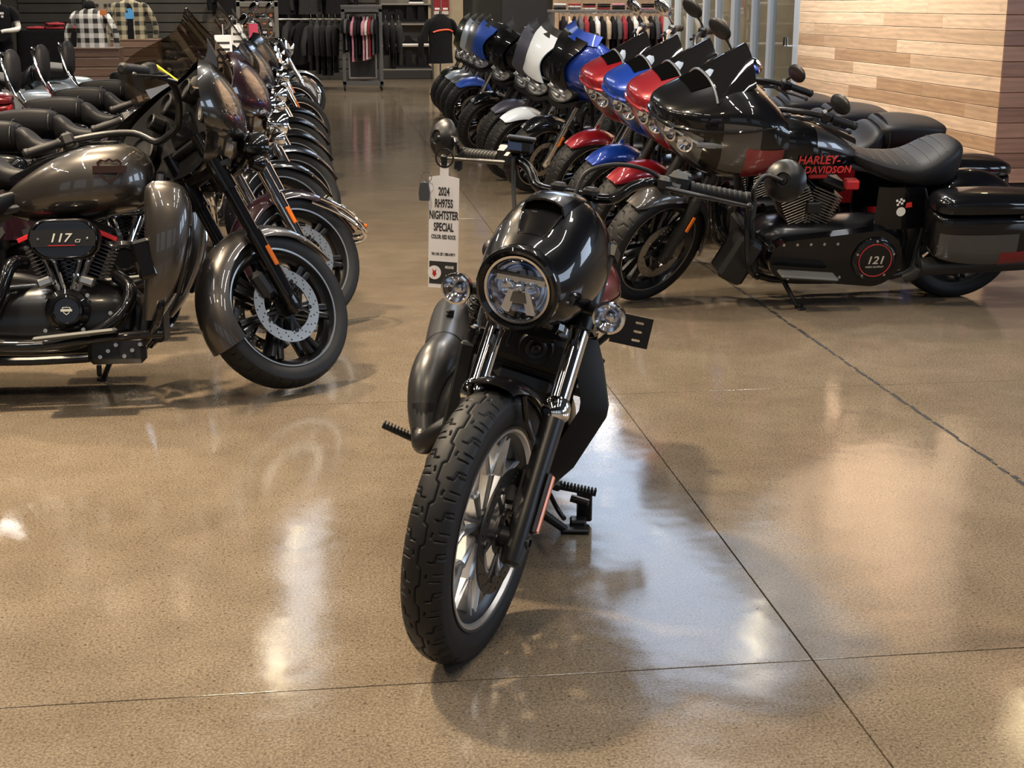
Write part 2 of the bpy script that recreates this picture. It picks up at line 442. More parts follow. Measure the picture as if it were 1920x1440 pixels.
# ------------------------------------------------------------------ floor of separate slabs
XS = [-16, -8.1, -3.5, 1.10, 2.20, 5.6, 10]
YS = [-6, -1.9, 2.96, 5.35, 10.2, 15.0, 19.8, 24.6, 30.7]
fl = bpy.data.objects.new('floor', None); COL.objects.link(fl); struct(fl, 'polished tan concrete floor with saw-cut joints')
def slab(x0, x1, y0, y1):
    g = .0022; bm = MB(); zt, e = 0.0, .0006
    P = [(x0 + g, y0 + g), (x1 - g, y0 + g), (x1 - g, y1 - g), (x0 + g, y1 - g)]
    Q = [(x0 + g + e, y0 + g + e), (x1 - g - e, y0 + g + e), (x1 - g - e, y1 - g - e), (x0 + g + e, y1 - g - e)]
    vs = [(x, y, zt) for x, y in Q] + [(x, y, zt - e) for x, y in P] + [(x, y, -.05) for x, y in P]
    fs = [(0, 1, 2, 3)] + [(i, 4 + i, 4 + (i + 1) % 4, (i + 1) % 4) for i in range(4)] + [(4 + i, 8 + i, 8 + (i + 1) % 4, 4 + (i + 1) % 4) for i in range(4)]
    return bm.add(vs, fs)
for i in range(len(XS) - 1):
    for j in range(len(YS) - 1):
        part('slab', None, lambda: slab(XS[i], XS[i + 1], YS[j], YS[j + 1]), CONC, fl, ang=10)
part('joint_bed', None, lambda: MB().box((-3, 12.35, -.0225), (26, 36.7, .03)), JOINT, fl)
# torn dark sealant beads in the joint beside the right-hand row
def dashes():
    b = MB(); rnd = random.Random(3); y = 2.98
    while y < 9.2:
        ln = rnd.uniform(.03, .11); x = 2.2 + rnd.uniform(-.004, .004)
        b.box((x, y + ln / 2, .0004), (rnd.uniform(.010, .020), ln, .0022), .0008, M.Rotation(rnd.uniform(-.08, .08), 3, 'Z')); y += ln + rnd.uniform(.006, .03)
    return b
so = part('joint_sealant', None, dashes, DASH, fl); so['kind'] = 'stuff'
# ------------------------------------------------------------------ shell
def sbox(name, c, s, mat, label): return struct(ob(name, MB().box(c, s).mesh(name), mat), label)
sbox('wall_back', (-3.0, 30.78, 2.5), (26, .2, 5), WALLD, 'dark back wall of the shop')
sbox('wall_left', (-16.1, 12.3, 2.5), (.2, 37, 5), WALLW, 'pale side wall of the shop')
sbox('ceiling', (-3, 12.3, CEIL + .06), (26.4, 37, .1), CEILM, 'dark open ceiling')
# front wall with four window openings, side wall with three
def wall_open(name, x0, x1, z0, z1, holes, axis, at, mat, label):
    b = MB(); xs = sorted({x0, x1, *[h[0] for h in holes], *[h[1] for h in holes]})
    for a, c in zip(xs[:-1], xs[1:]):
        hs = [h for h in holes if h[0] <= a + 1e-6 and h[1] >= c - 1e-6]
        segs = [(z0, z1)] if not hs else [(z0, hs[0][2]), (hs[0][3], z1)]
        for p, q in segs:
            if axis == 'x': b.box(((a + c) / 2, at, (p + q) / 2), (c - a, .2, q - p))
            else: b.box((at, (a + c) / 2, (p + q) / 2), (.2, c - a, q - p))
    return struct(ob(name, b.mesh(name), mat), label)
wall_open('wall_front', -16, 9.1, 0, CEIL, [(x - 1.2, x + 1.2, 1.05, 3.55) for x in (-7.0, -3.6, 0.0, 3.4)], 'x', -6.08, WALLW, 'pale shop front wall with four windows')
wall_open('wall_right', -6, 11.3, 0, CEIL, [(y - 1.25, y + 1.25, 1.55, 3.65) for y in (-2.5, 1.2, 5.0)], 'y', 9.1, WALLW, 'pale side wall with three windows')
# ------------------------------------------------------------------ cedar-clad room corner, plank by plank
CX, CY, CE = 5.53, 11.33, 16.55
core = struct(ob('wall_cedar', MB().box(((CX + 10) / 2 + .02, (CY + CE) / 2 + .02, CEIL / 2), (10 - CX - .03, CE - CY - .03, CEIL)).mesh('wall_cedar'), JOINT), 'room corner clad in pale cedar planks, one face coloured darker as shade')
known = {11: [12.9], 10: [13.95, 12.56], 9: [16.02, 14.29], 8: [15.67, 13.58, 12.53], 7: [15.3, 13.23], 6: [14.72], 5: [14.04, 12.91], 4: [14.82, 11.97]}
PH = .1245; rnd = random.Random(21)
def plank_mesh(l):
    k = ('plank', round(l, 3))
    if k not in CACHE: CACHE[k] = MB().box((0, 0, 0), (l - .003, .016, PH - .004), .0025).mesh('plank')
    return CACHE[k]
for r in range(0, 26):
    z = PH * (r + .5) + .047
    js = sorted(known.get(r, []) or [CY + rnd.uniform(.7, 1.6), CY + rnd.uniform(2.2, 3.6)])
    e = [CY] + js + [CE]
    for a, c in zip(e[:-1], e[1:]):
        ob('plank', plank_mesh(c - a), WOODL, core, M.Translation((CX, (a + c) / 2, z)) @ M.Rotation(R_(90), 4, 'Z'))
    e = [CX - .008, CX + rnd.uniform(.8, 1.6), CX + rnd.uniform(2.0, 3.0), 9.3]
    for a, c in zip(e[:-1], e[1:]):
        ob('plank', plank_mesh(round(c - a, 3)), WOOD_SHADE, core, M.Translation(((a + c) / 2, CY - .002, z)))
part('upper_cladding', None, lambda: MB().box((CX, (CY + CE) / 2, (26 * PH + CEIL) / 2), (.016, CE - CY, CEIL - 26 * PH)), WOODL, core)
part('upper_cladding', None, lambda: MB().box((7.6, CY - .002, (26 * PH + CEIL) / 2), (4.1, .016, CEIL - 26 * PH)), WOOD_SHADE, core)
# ------------------------------------------------------------------ glazed aluminium doors past the cedar corner
YM = [16.62, 17.72, 18.42, 19.34, 20.19, 20.89, 21.84, 22.62, 23.3]
dr = bpy.data.objects.new('door_1', None); COL.objects.link(dr); struct(dr, 'row of glazed aluminium doors beside the cedar wall')
for i, y in enumerate(YM):
    wd = .20 if i in (0, 3) else .11
    part('mullion', None, lambda: MB().box((CX + .04, y + .05, 1.25), (.09, wd, 2.5), .006), ALU, dr)
for i, (a, c) in enumerate(zip(YM[:-1], YM[1:])):
    part('pane', None, lambda: MB().box((CX + .04, (a + c) / 2 + .05, 1.25), (.008, c - a - .1, 2.4)), GLASSD, dr)
    part('rail', None, lambda: MB().box((CX + .04, (a + c) / 2 + .05, .12), (.06, c - a - .1, .22), .005), ALU, dr)
part('header', None, lambda: MB().box((CX + .04, 19.95, 2.6), (.12, 6.9, .25), .006), ALU, dr)
for y in (16.78, 16.9):
    part('handle', None, lambda: MB().tube([(CX - .01, y, 1.02), (CX - .07, y, 1.02), (CX - .07, y, 1.12)], .012, 8), CHROME, dr)
sbox('wall_lobby', (8.2, 20.0, 2.5), (.15, 7.4, 5), WALLT, 'tan lobby wall seen through the glazed doors')
sbox('wall_above_doors', (CX + .05, 20.0, 3.9), (.15, 6.9, 2.3), WALLT, 'tan wall above the glazed doors')
sbox('wall_lobby_end', (7.0, 23.5, 2.5), (2.9, .15, 5), WALLT, 'tan lobby end wall')
# far cedar panel and tan pier on the back wall
sbox('wall_pier', (2.52, 30.45, 2.5), (.72, .4, 5), WALLT, 'tan pier beside the boot shelves')
far = struct(ob('wall_cedar_far', MB().box((6.9, 30.5, 2.5), (4.2, .1, 5)).mesh('far'), WOODL), 'cedar panelling on the far wall')
sbox('column_dark', (4.0, 29.2, 2.5), (.9, .3, 5), pm('black_banner', (.012, .012, .016), .6), 'tall black panel in front of the far wall')
# linear grooves of the slat wall behind the jackets
for k in range(9):
    part('slat', 'slat', lambda: MB().box((0, 0, 0), (7.2, .03, .17), .006), pm('slat_dark', (.038, .036, .033), .6, noise=(2, .25)), bpy.data.objects['wall_back'], M.Translation((-2.5, 30.66, .28 + k * .19)))
part('plinth', None, lambda: MB().box((-1.9, 30.4, .09), (8.2, .55, .18), .01), DASH, bpy.data.objects['wall_back'])
# ------------------------------------------------------------------ tyres and wheels
def seg_dist(A, Y, segs):
    d = np.full(A.shape, 9.0)
    for (a0, y0, a1, y1) in segs:
        da, dy = a1 - a0, y1 - y0; L2 = da * da + dy * dy + 1e-12
        t = np.clip(((A - a0) * da + (Y - y0) * dy) / L2, 0, 1)
        d = np.minimum(d, np.hypot(A - a0 - t * da, Y - y0 - t * dy))
    return d
def tyre(Rr, rim, w, nu=360, nv=30, kind='plain', depth=.0045):
    """tyre about the y axis, tread grooves cut into the crown"""
    H = Rr - rim
    half = catm([(rim - .004, .36 * w), (rim + .10 * H, .43 * w), (rim + .42 * H, .5 * w), (rim + .74 * H, .475 * w)], 4)
    def crown(t):  # t in -1..1
        b = t * R_(68); k = .475 * w / math.sin(R_(68)); return (rim + .74 * H + (H * .26) * (math.cos(b) - math.cos(R_(68))) / (1 - math.cos(R_(68))), k * math.sin(b))
    side = [(float(a), float(b)) for a, b in half[:-1]]
    cr = [crown(1 - 2 * i / nv) for i in range(nv + 1)]
    prof = side + cr + [(a, -b) for a, b in side[::-1]]
    pr = np.array(prof); n = len(prof)
    th = np.linspace(0, 2 * np.pi, nu, endpoint=False)
    A, Yy = np.meshgrid(th * Rr, pr[:, 1], indexing='ij'); Rad = np.repeat(pr[None, :, 0], nu, 0)
    if kind != 'plain':
        per = 2 * np.pi * Rr / round(2 * np.pi * Rr / .096); a = np.mod(A, per); sgs = []
        if kind == 'zig':
            base = [(0, -.0045, .040, -.0045), (.040, -.0045, .048, .0045), (.048, .0045, .088, .0045), (.088, .0045, per, -.0045)]
            base += [(.010, .018, .010, .030), (.010, .030, .030, .034), (.030, .034, .032, .047), (.060, .024, .060, .044), (.078, .032, .078, .048), (.020, .038, .020, .049)]
            base += [(.052, -.018, .052, -.030), (.052, -.030, .072, -.034), (.072, -.034, .074, -.047), (.012, -.024, .012, -.044), (.030, -.032, .030, -.048), (.062, -.038, .062, -.049)]
            base += [(.066, .016, .076, .018), (.020, -.016, .030, -.018)]
            wd = .0014
        else:
            base = []
            for s in (1, -1):
                o = 0 if s > 0 else per * .5
                base += [(o + .0, s * .006, o + .03, s * .022), (o + .03, s * .022, o + .026, s * .050), (o + .066, s * .028, o + .060, s * .056)]
            wd = .0026
        sgs = base + [(q[0] - per, q[1], q[2] - per, q[3]) for q in base] + [(q[0] + per, q[1], q[2] + per, q[3]) for q in base]
        sc = w / .105 if kind == 'zig' else w / .13
        d = seg_dist(a, Yy / sc, sgs); ok = (np.abs(Yy) < .497 * w) & (Rad > rim + .6 * H)
        g = np.clip((wd + .0012 - d) / .0016, 0, 1) * depth; Rad = Rad - np.where(ok, g, 0)
    X = Rad * np.cos(th)[:, None]; Z = Rad * np.sin(th)[:, None]
    vs = np.stack([X, Yy, Z], -1).reshape(-1, 3).tolist(); b = MB(); fs = []
    for i in range(nu):
        p, q = i * n, ((i + 1) % nu) * n
        for j in range(n): fs.append((p + j, p + (j + 1) % n, q + (j + 1) % n, q + j))
    return b.add(vs, fs)
def rim_ring(rim, w, n=72, lip=.012):
    hw = w * .36
    P = [(rim, hw), (rim + lip * .6, hw + .004), (rim + lip * .5, hw + .010), (rim - .004, hw + .007), (rim - .014, hw * .72), (rim - .030, hw * .45), (rim - .033, 0),
         (rim - .030, -hw * .45), (rim - .014, -hw * .72), (rim - .004, -hw - .007), (rim + lip * .5, -hw - .010), (rim + lip * .6, -hw - .004), (rim, -hw), (rim - .012, 0)]
    return MB().lathe(P, n=n, closed=True)
def bar_spoke(r0, r1, a0, a1, w0, w1, t0, t1, y0=0, y1=0, ridge=.35):
    """tapered five-sided spoke between two polar points; flat sides with a bevelled outer face"""
    p0 = V((r0 * math.cos(a0), y0, r0 * math.sin(a0))); p1 = V((r1 * math.cos(a1), y1, r1 * math.sin(a1)))
    d = (p1 - p0).normalized(); s = V((0, 1, 0)).cross(d).normalized(); yv = V((0, 1, 0)); rings = []
    for p, w_, t in ((p0, w0, t0), (p1, w1, t1)):
        rings.append([p + s * w_ * .5 - yv * t, p + s * w_ * .5 + yv * t * (1 - ridge), p + s * w_ * .22 + yv * t, p - s * w_ * .22 + yv * t, p - s * w_ * .5 + yv * t * (1 - ridge), p - s * w_ * .5 - yv * t])
    return rings
def y_spokes(rim, n=9, off=0):
    b = MB()
    for i in range(n):
        a = 2 * math.pi * i / n + off; da = math.pi / n
        b.rings(bar_spoke(.040, .128, a, a, .018, .030, .016, .020, 0, .004))
        for s in (1, -1):
            b.rings(bar_spoke(.122, .178, a + s * .02, a + s * da * .60, .016, .011, .018, .020))
            b.rings(bar_spoke(.172, rim - .022, a + s * da * .56, a + s * da * .80, .011, .013, .020, .022))
    return b
def rotor(ro, ri, nh=7, th=.005, wave=0, arms=5):
    out = [((ro + wave * math.cos(10 * t)) * math.cos(t), (ro + wave * math.cos(10 * t)) * math.sin(t)) for t in [2 * math.pi * i / 96 for i in range(96)]]
    holes = [circ(0, 0, ri, 64)]
    m = 18
    for i in range(m):
        for k in range(3):
            r = ri + .011 + (ro - ri - .020) * k / 2; a = 2 * math.pi * (i + k * .28) / m
            holes.append(circ(r * math.cos(a), r * math.sin(a), .0036, 6))
    return holed_disc(out, holes, th)
def carrier(ri, y=0, n=5):
    b = MB()
    b.lathe([(.030, -.004), (.055, -.004), (.055, .004), (.030, .004)], n=32, closed=True)
    for i in range(n):
        a = 2 * math.pi * i / n
        for s in (1, -1): b.rings(bar_spoke(.050, ri + .004, a, a + s * .20, .012, .010, .003, .003))
        b.lathe([(.0, -.006), (.009, -.006), (.009, .006), (0, .006)], ((ri + .002) * math.cos(a), 0, (ri + .002) * math.sin(a)), n=10)
        b.lathe([(.0, -.007), (.007, -.007), (.007, .007), (0, .007)], (.046 * math.cos(a), 0, .046 * math.sin(a)), n=10)
    return b
def hub(w, r=.034):
    return MB().lathe([(0, -w), (.014, -w), (.016, -w + .012), (r, -w + .02), (r, -.03), (r + .010, -.02), (r + .010, .02), (r, .03), (r, w - .02), (.016, w - .012), (.014, w), (0, w)], n=32)

# ------------------------------------------------------------------ hero motorcycle in the middle of the floor
HL = R_(18.0)
NI = root('motorcycle', (.235, 3.13, 0), (-HL, 0, R_(-99.5)), 'black naked cruiser with round headlight and price tag, facing the camera in mid floor', 'motorcycle', 'motorcycles for sale')
RK = R_(30); AXI = V((-math.sin(RK), 0, math.cos(RK))); P0 = V((.137, 0, 0))
ST = M.Translation(P0) @ M.Rotation(R_(-22.0), 4, AXI) @ M.Translation(-P0)
AXL = V((0, 0, .331))
WM = ST @ M.Translation(AXL)
def FK(t, y, f=0): return V((-math.sin(RK) * t + math.cos(RK) * f, y, .331 + math.cos(RK) * t + math.sin(RK) * f))
def NP(name, fn, mat, st=True, key=None, ang=35, parent=None):
    return part(name, key, fn, mat, parent or NI, (ST if st else None) if parent is None else None, ang)
# front wheel
o = part('front_tire', None, lambda: tyre(.331, .2405, .105, 900, 58, 'zig'), RUBBER, NI, WM, 50)
rim = part('front_rim', None, lambda: rim_ring(.2405, .105, 96), RIMG, NI, WM)
part('rim_edge', None, lambda: MB().lathe([(.2405, .0385), (.2445, .041), (.2445, .046), (.233, .0455), (.228, .036), (.2365, .037)], n=96, closed=True).mir(), RIMS, rim)
part('spoke', None, lambda: y_spokes(.2405, 9, .2), RIMS, rim, ang=20)
part('wheel_hub', None, lambda: hub(.075), RIMG, NI, WM)
dsc = part('brake_disc', None, lambda: rotor(.150, .112), DISCD, NI, WM @ M.Translation((0, .064, 0)), 30)
part('disc_carrier', None, lambda: carrier(.112), DISCD, dsc)
cal = NP('brake_caliper', lambda: MB().box((-.085, .085, .415), (.060, .055, .115), .014, M.Rotation(R_(-25), 3, 'Y')).box((-.085, .060, .415), (.05, .05, .09), .01, M.Rotation(R_(-25), 3, 'Y')), SATIN)
for q in ((-.065, .112, .44), (-.10, .112, .39)): part('bolt', None, lambda: MB().lathe([(0, 0), (.009, 0), (.009, .008), (.006, .010), (0, .010)], q, n=12), STEEL, cal)
# fork
for s in (1, -1):
    y = .105 * s
    lo = NP('fork_lower', lambda: MB().tube([FK(-.074, y), FK(-.066, y), FK(-.03, y), FK(.06, y), FK(.12, y), FK(.285, y), FK(.295, y)], [.018, .026, .0290, .0285, .0260, .0285, .0285], 24).tube([FK(-.012, y - s * .045), FK(-.012, y + s * .010)], .026, 20).box(FK(.105, y - s * .018, -.03), (.03, .02, .11), .006, M.Rotation(-RK, 3, 'Y')), SATIN)
    part('axle_nut', None, lambda: MB().lathe([(0, 0), (.016, 0), (.016, .006), (.010, .008), (.010, .002), (0, .002)], FK(-.012, y + s * .0245), (0, s, 0), 20), SATIN, lo)
    part('fork_cap', None, lambda: MB().lathe([(.0285, 0), (.0345, .008), (.0355, .020), (.034, .034), (.029, .046), (.025, .052)], FK(.290, y), AXI, 32), CHROME, lo)
    NP('fork_tube', lambda: MB().tube([FK(.32, y), FK(.535, y)], .0245, 28), CHROME)
    NP('fork_clamp', lambda: MB().lathe([(.0255, 0), (.033, .004), (.035, .03), (.035, .055), (.031, .062), (.029, .20), (.031, .205), (.031, .235), (.022, .24), (0, .24)], FK(.518, y), AXI, 28), SATIN)
rf = NP('side_reflector', lambda: MB().box(FK(.085, .1385), (.022, .012, .150), .004, M.Rotation(-RK, 3, 'Y')), SATIN)
part('reflector_lens', None, lambda: MB().box(FK(.085, .1465), (.017, .008, .142), .004, M.Rotation(-RK, 3, 'Y')), AMBER, rf)
# front fender with drop-down stay
def fend(Rr, hw, a0, a1, n=22, skirt=.03, th=.003, tip=True, prof=None, zc=.0):
    rows = []
    for i in range(n + 1):
        t = i / n; a = R_(a0 + (a1 - a0) * t); k = 1.0
        if tip: k = math.sin(math.pi * min(max(t, .06), .94)) ** .28
        row = []
        for j in range(13):
            q = -1 + 2 * j / 12; ph = q * R_(82)
            rr = Rr - skirt * k * (1 - math.cos(ph)) * 1.15; yy = hw * math.sin(ph) / math.sin(R_(82)) * (.55 + .45 * k)
            row.append(V((rr * math.cos(a), yy, zc + rr * math.sin(a))))
        rows.append(row)
    return sheet(rows, th)
fe = part('front_fender', None, lambda: fend(.352, .070, 84, 152, 24, .032), BLACK, NI, WM)
for s in (1, -1): part('fender_stay', None, lambda: MB().tube([(-.02, .066 * s, .325), (-.04, .072 * s, .27), (-.062, .088 * s, .215)], .008, 8, sm=4), BLACK, fe)
# triple clamps and shield badge
NP('lower_triple_clamp', lambda: MB().prism([(-.14, -.02), (-.10, -.038), (.10, -.038), (.14, -.02), (.14, .012), (.05, .03), (-.05, .03), (-.14, .012)], FK(.535, 0, 0), (0, 1, 0), (math.cos(RK), 0, math.sin(RK)), .032), BLACK)
NP('upper_triple_clamp', lambda: MB().prism([(-.14, -.03), (.14, -.03), (.14, .02), (.06, .035), (-.06, .035), (-.14, .02)], FK(.735, 0, 0), (0, 1, 0), (math.cos(RK), 0, math.sin(RK)), .028), SATIN)
NP('headlight_bracket', lambda: MB().box((-.175, 0, .79), (.08, .20, .035), .01, M.Rotation(R_(-25), 3, 'Y')).tube([(-.16, -.07, .80), (-.11, -.05, .815), (-.11, .05, .815), (-.16, .07, .80)], .014, 10, sm=4), BLACK)
bd = NP('badge', lambda: MB().lathe([(0, .006), (.020, .005), (.024, .0)], FK(.545, 0, .040), V((math.cos(RK), 0, math.sin(RK))), 24), CHROME)
# headlamp
HC_ = V((-.085, 0, .890)); HA = V((.985, 0, -.17)).normalized()
def head(prof, n=48): return MB().lathe(prof, HC_, HA, n)
hb = NP('headlight_bucket', lambda: head([(.0, -.12), (.06, -.115), (.088, -.08), (.100, -.02), (.103, .012), (.101, .022), (.094, .026), (.084, .020), (.082, .010), (.084, -.02)]), BLACK)
part('bezel', None, lambda: head([(.0845, .006), (.0845, .017), (.081, .022), (.0755, .021), (.0745, .014), (.0775, .006)]), CHROME, hb)
part('reflector', None, lambda: head([(.0, -.045), (.03, -.043), (.058, -.028), (.073, -.002), (.0755, .012)]), REFL, hb)
part('lens', None, lambda: head([(.0, .032), (.03, .030), (.055, .025), (.072, .018), (.0765, .013)]), LENS, hb)
hf = frame(HC_, (0, 1, 0), V((0, 0, 1)) - HA * HA.z)
def led():
    b = MB()
    b.prism([(-.060, .010), (.060, .010), (.060, .024), (-.060, .024)], (0, 0, -.008), (1, 0, 0), (0, 1, 0), .012)
    b.prism([(-.045, -.062), (-.022, -.062), (-.014, -.036), (.014, -.036), (.022, -.062), (.045, -.062), (.026, -.006), (-.026, -.006)], (0, 0, -.004), (1, 0, 0), (0, 1, 0), .018)
    b.ell((0, .002, .004), (.012, .012, .012), 16, 8)
    b.lathe([(.0, 0), (.016, 0), (.02, .016), (.017, .018), (.0, .006)], (-.030, -.004, -.016), (0, 0, 1), 20).lathe([(.0, 0), (.016, 0), (.02, .016), (.017, .018), (.0, .006)], (.030, -.004, -.016), (0, 0, 1), 20)
    return b.xf(hf)
part('lamp_module', None, led, LED, hb)
part('lamp_divider', None, lambda: MB().prism([(-.07, .026), (.07, .026), (.068, .032), (-.068, .032)], (0, 0, -.002), (1, 0, 0), (0, 1, 0), .012).prism([(-.020, -.034), (.020, -.034), (.014, -.010), (-.014, -.010)], (0, 0, .007), (1, 0, 0), (0, 1, 0), .004).xf(hf), GAUGE, hb)
# gloss fly screen with air intake
COWL = body_rings([(-.075, .892, .100, .100, .088, 2.0), (-.11, .895, .116, .118, .105, 2.05), (-.16, .90, .130, .150, .118, 2.2), (-.22, .905, .138, .178, .112, 2.3), (-.29, .915, .140, .183, .085, 2.4), (-.345, .93, .132, .155, .06, 2.4)], 40, 5)
cw = NP('fly_screen', lambda: MB().rings(COWL, True, (False, True)), BLACK, ang=50)
def cowl_top(x, y):
    best = None
    for r in COWL:
        if best is None or abs(r[0].x - x) < abs(best[0].x - x): best = r
    c = [p for p in best if p.z > .9]; c.sort(key=lambda p: abs(p.y - y)); return c[0].z
def intake(out, z0):
    P = []
    for x, y in out:
        P.append(V((x, y, cowl_top(x, y) + z0)))
    return P
def scoop():
    rows = []
    for t in (0, .12, .35, .65, 1):
        x = -.178 - .125 * t; hw = .050 + .012 * t; lift = .024 * (1 - t) ** 1.3
        rows.append([V((x, q * hw, cowl_top(x, q * hw) + (lift if abs(q) < .99 else -.004) * (1 - .25 * q * q))) for q in (-1, -.86, -.5, 0, .5, .86, 1)])
    return sheet(rows, .005)
part('intake_hood', None, scoop, BLACK, cw, ang=30)
VENT_SHADE = pm('vent_shade', (.002, .002, .002), .9, spec=0)  # near-black fill painting the shade inside air openings
part('intake_mouth_shade', None, lambda: MB().add([V((-.186, y, cowl_top(-.186, y) + d)) for y, d in ((-.044, -.004), (.044, -.004), (.044, .013), (.022, .019), (-.022, .019), (-.044, .013))], [(0, 1, 2, 3, 4, 5)]), VENT_SHADE, cw)  # dark sheet painted as shade across the scoop opening
part('intake_ramp', None, lambda: sheet([[V((x, q * w_, cowl_top(x, q * w_) + .0016 + e * abs(q) ** 8)) for q in (-1, -.9, -.5, 0, .5, .9, 1)] for x, w_, e in ((-.178, .050, .004), (-.155, .047, .004), (-.13, .040, .003), (-.11, .032, .002))], .002), BLACK, cw, ang=30)
NP('instrument', lambda: MB().lathe([(0, 0), (.048, 0), (.055, .012), (.055, .05), (.03, .066), (0, .068)], (-.395, 0, 1.075), V((.5, 0, -.86)), 28), SATIN)
# turn signals on arms
for s in (1, -1):
    c = V((-.185, .195 * s, .842))
    ts = NP('turn_signal', lambda: MB().lathe([(0, -.045), (.022, -.042), (.034, -.02), (.0365, .004), (.035, .010)], c, (1, 0, -.08), 28), BLACK)
    part('signal_rim', None, lambda: MB().lathe([(.0365, .0), (.0395, .004), (.0385, .012), (.033, .013), (.032, .004)], c, (1, 0, -.08), 28), CHROME, ts)
    part('signal_reflector', None, lambda: MB().lathe([(0, -.016), (.014, -.012), (.026, .0), (.033, .010)], c, (1, 0, -.08), 28).lathe([(0, .0), (.008, .0), (.010, .008), (0, .010)], c + V((-.012, 0, 0)), (1, 0, -.08), 16), REFL, ts)
    part('signal_lens', None, lambda: MB().lathe([(0, .022), (.016, .019), (.028, .013), (.034, .009)], c, (1, 0, -.08), 28), LENS, ts)
    NP('signal_arm', lambda: MB().tube([c + V((-.02, -s * .02, 0)), (-.225, s * .145, .846), (-.25, s * .105, .845)], [.014, .017, .019], 14), SATIN)
# handlebar and controls
def HB(s): return [(-.400, 0, 1.090), (-.400, .07 * s, 1.090), (-.405, .105 * s, 1.098), (-.432, .135 * s, 1.128), (-.458, .170 * s, 1.143), (-.505, .215 * s, 1.141), (-.60, .375 * s, 1.128)]
bar = NP('handlebar', lambda: MB().tube([V(p) for p in HB(-1)[::-1]] + [V(p) for p in HB(1)[1:]], .0125, 16, sm=5), BLACK)
for s in (1, -1):
    NP('riser', lambda: MB().box((-.405, .042 * s, 1.062), (.040, .034, .075), .008, M.Rotation(R_(-20), 3, 'Y')).box((-.398, .042 * s, 1.102), (.044, .036, .026), .008), SATIN)
    g0, g1 = V((-.528, .254 * s, 1.139)), V((-.612, .395 * s, 1.127)); gd = (g1 - g0).normalized()
    def grip():
        b = MB(); prof = [(0, 0), (.0195, 0), (.0195, .010), (.0165, .014)]
        for k in range(9):
            t = .018 + k * .014; prof += [(.0165, t), (.0182, t + .002), (.0182, t + .008), (.0165, t + .010)]
        prof += [(.0165, .147), (.0195, .150), (.0195, .162), (.015, .168), (0, .168)]
        return b.lathe(prof, g0, gd, 20)
    gr = NP('grip', grip, MATTE, ang=25)
    sw = NP('switch_housing', lambda: MB().box(g0 - gd * .028 + V((0, 0, .004)), (.052, .052, .058), .012, gd.to_track_quat('Y', 'Z').to_matrix()).box(g0 - gd * .024 + V((-.01, 0, .026)), (.045, .048, .020), .007, gd.to_track_quat('Y', 'Z').to_matrix()), SATIN)
    part('switch', None, lambda: MB().box(g0 - gd * .018 + V((-.026, 0, .034)), (.010, .012, .010), .003).box(g0 - gd * .038 + V((-.026, 0, .034)), (.010, .012, .010), .003).box(g0 - gd * .028 + V((-.032, 0, .014)), (.010, .026, .010), .003), RIMG, sw)
    # lever: pivot block, blade, ball end
    L0 = g0 - gd * .050 + V((.040, 0, -.006)); L1 = g0 + gd * .05 + V((.058, 0, -.008)); L2 = g0 + gd * .10 + V((.050, 0, -.010)); L3 = g0 + gd * (.176 if s > 0 else .222) + V((.046, 0, -.012))
    lv = NP('lever', lambda: MB().tube([L0, g0 + V((.052, 0, -.007)), L1, L2, L3], [.011, .0105, .0095, .0085, .0075], 12, sm=5, flat=.62).ell(L3, (.010, .010, .010), 14, 8), SATIN)
    part('lever_clamp', None, lambda: MB().box(g0 - gd * .062 + V((.020, 0, 0)), (.052, .036, .040), .010, gd.to_track_quat('Y', 'Z').to_matrix()).tube([L0 + V((0, 0, -.016)), L0 + V((0, 0, .016))], .008, 10), SATIN, lv)
    # bar-end mirror
    mc = V((-.640, .468, 1.186) if s > 0 else (-.640, -.478, 1.160)); mn = V((.93, -.05, .10) if s > 0 else (.84, -.52, .08)).normalized()
    mir = NP('mirror', lambda: MB().lathe([(0, .018), (.010, .018), (.012, .014), (.018, .014), (.020, .018), (.030, .014), (.044, .006), (.0535, -.006), (.0545, -.011), (.052, -.013), (0, -.013)], mc, mn, 40), SATIN)
    part('mirror_glass', None, lambda: MB().lathe([(0, -.0135), (.0515, -.0135)], mc, mn, 40), MIRROR, mir)
    part('mirror_arm', None, lambda: MB().tube([g1 + V((0, s * .006, -.010)), g1 + V((.012, s * .012, .008)), g1 + V((.030, s * .012, .030)), mc + V((.022, -s * .045, .006)), mc + V((.020, 0, .0))], .006, 10, sm=4).box(g1 + V((.002, s * .010, -.022)), (.024, .020, .050), .006), SATIN, mir)
rsv = NP('brake_reservoir', lambda: MB().box((-.468, -.182, 1.183), (.056, .066, .036), .008, M.Rotation(R_(18), 3, 'Z')).box((-.468, -.182, 1.202), (.064, .074, .010), .003, M.Rotation(R_(18), 3, 'Z')), SATIN)
part('sight_glass', None, lambda: MB().box((-.4385, -.186, 1.182), (.004, .036, .022), .002, M.Rotation(R_(18), 3, 'Z')), pm('sight_glass', (.03, .06, .14), .08, 0, 1), rsv)
NP('brake_hose', lambda: MB().tube([(-.45, -.19, 1.15), (-.43, -.17, 1.06), (-.36, -.12, .95), (-.30, -.07, .82), (-.22, -.06, .72)], .006, 8, sm=6), MATTE)
NP('clutch_cable', lambda: MB().tube([(-.495, .215, 1.136), (-.465, .165, 1.170), (-.43, .10, 1.178), (-.40, .04, 1.160), (-.385, .015, 1.125), (-.36, .01, 1.05)], .0055, 8, sm=6), MATTE)
NP('clutch_boot', lambda: MB().tube([(-.478, .180, 1.163), (-.488, .205, 1.148), (-.500, .235, 1.138)], [.007, .014, .021], 12, sm=4, flat=.7), SATIN)
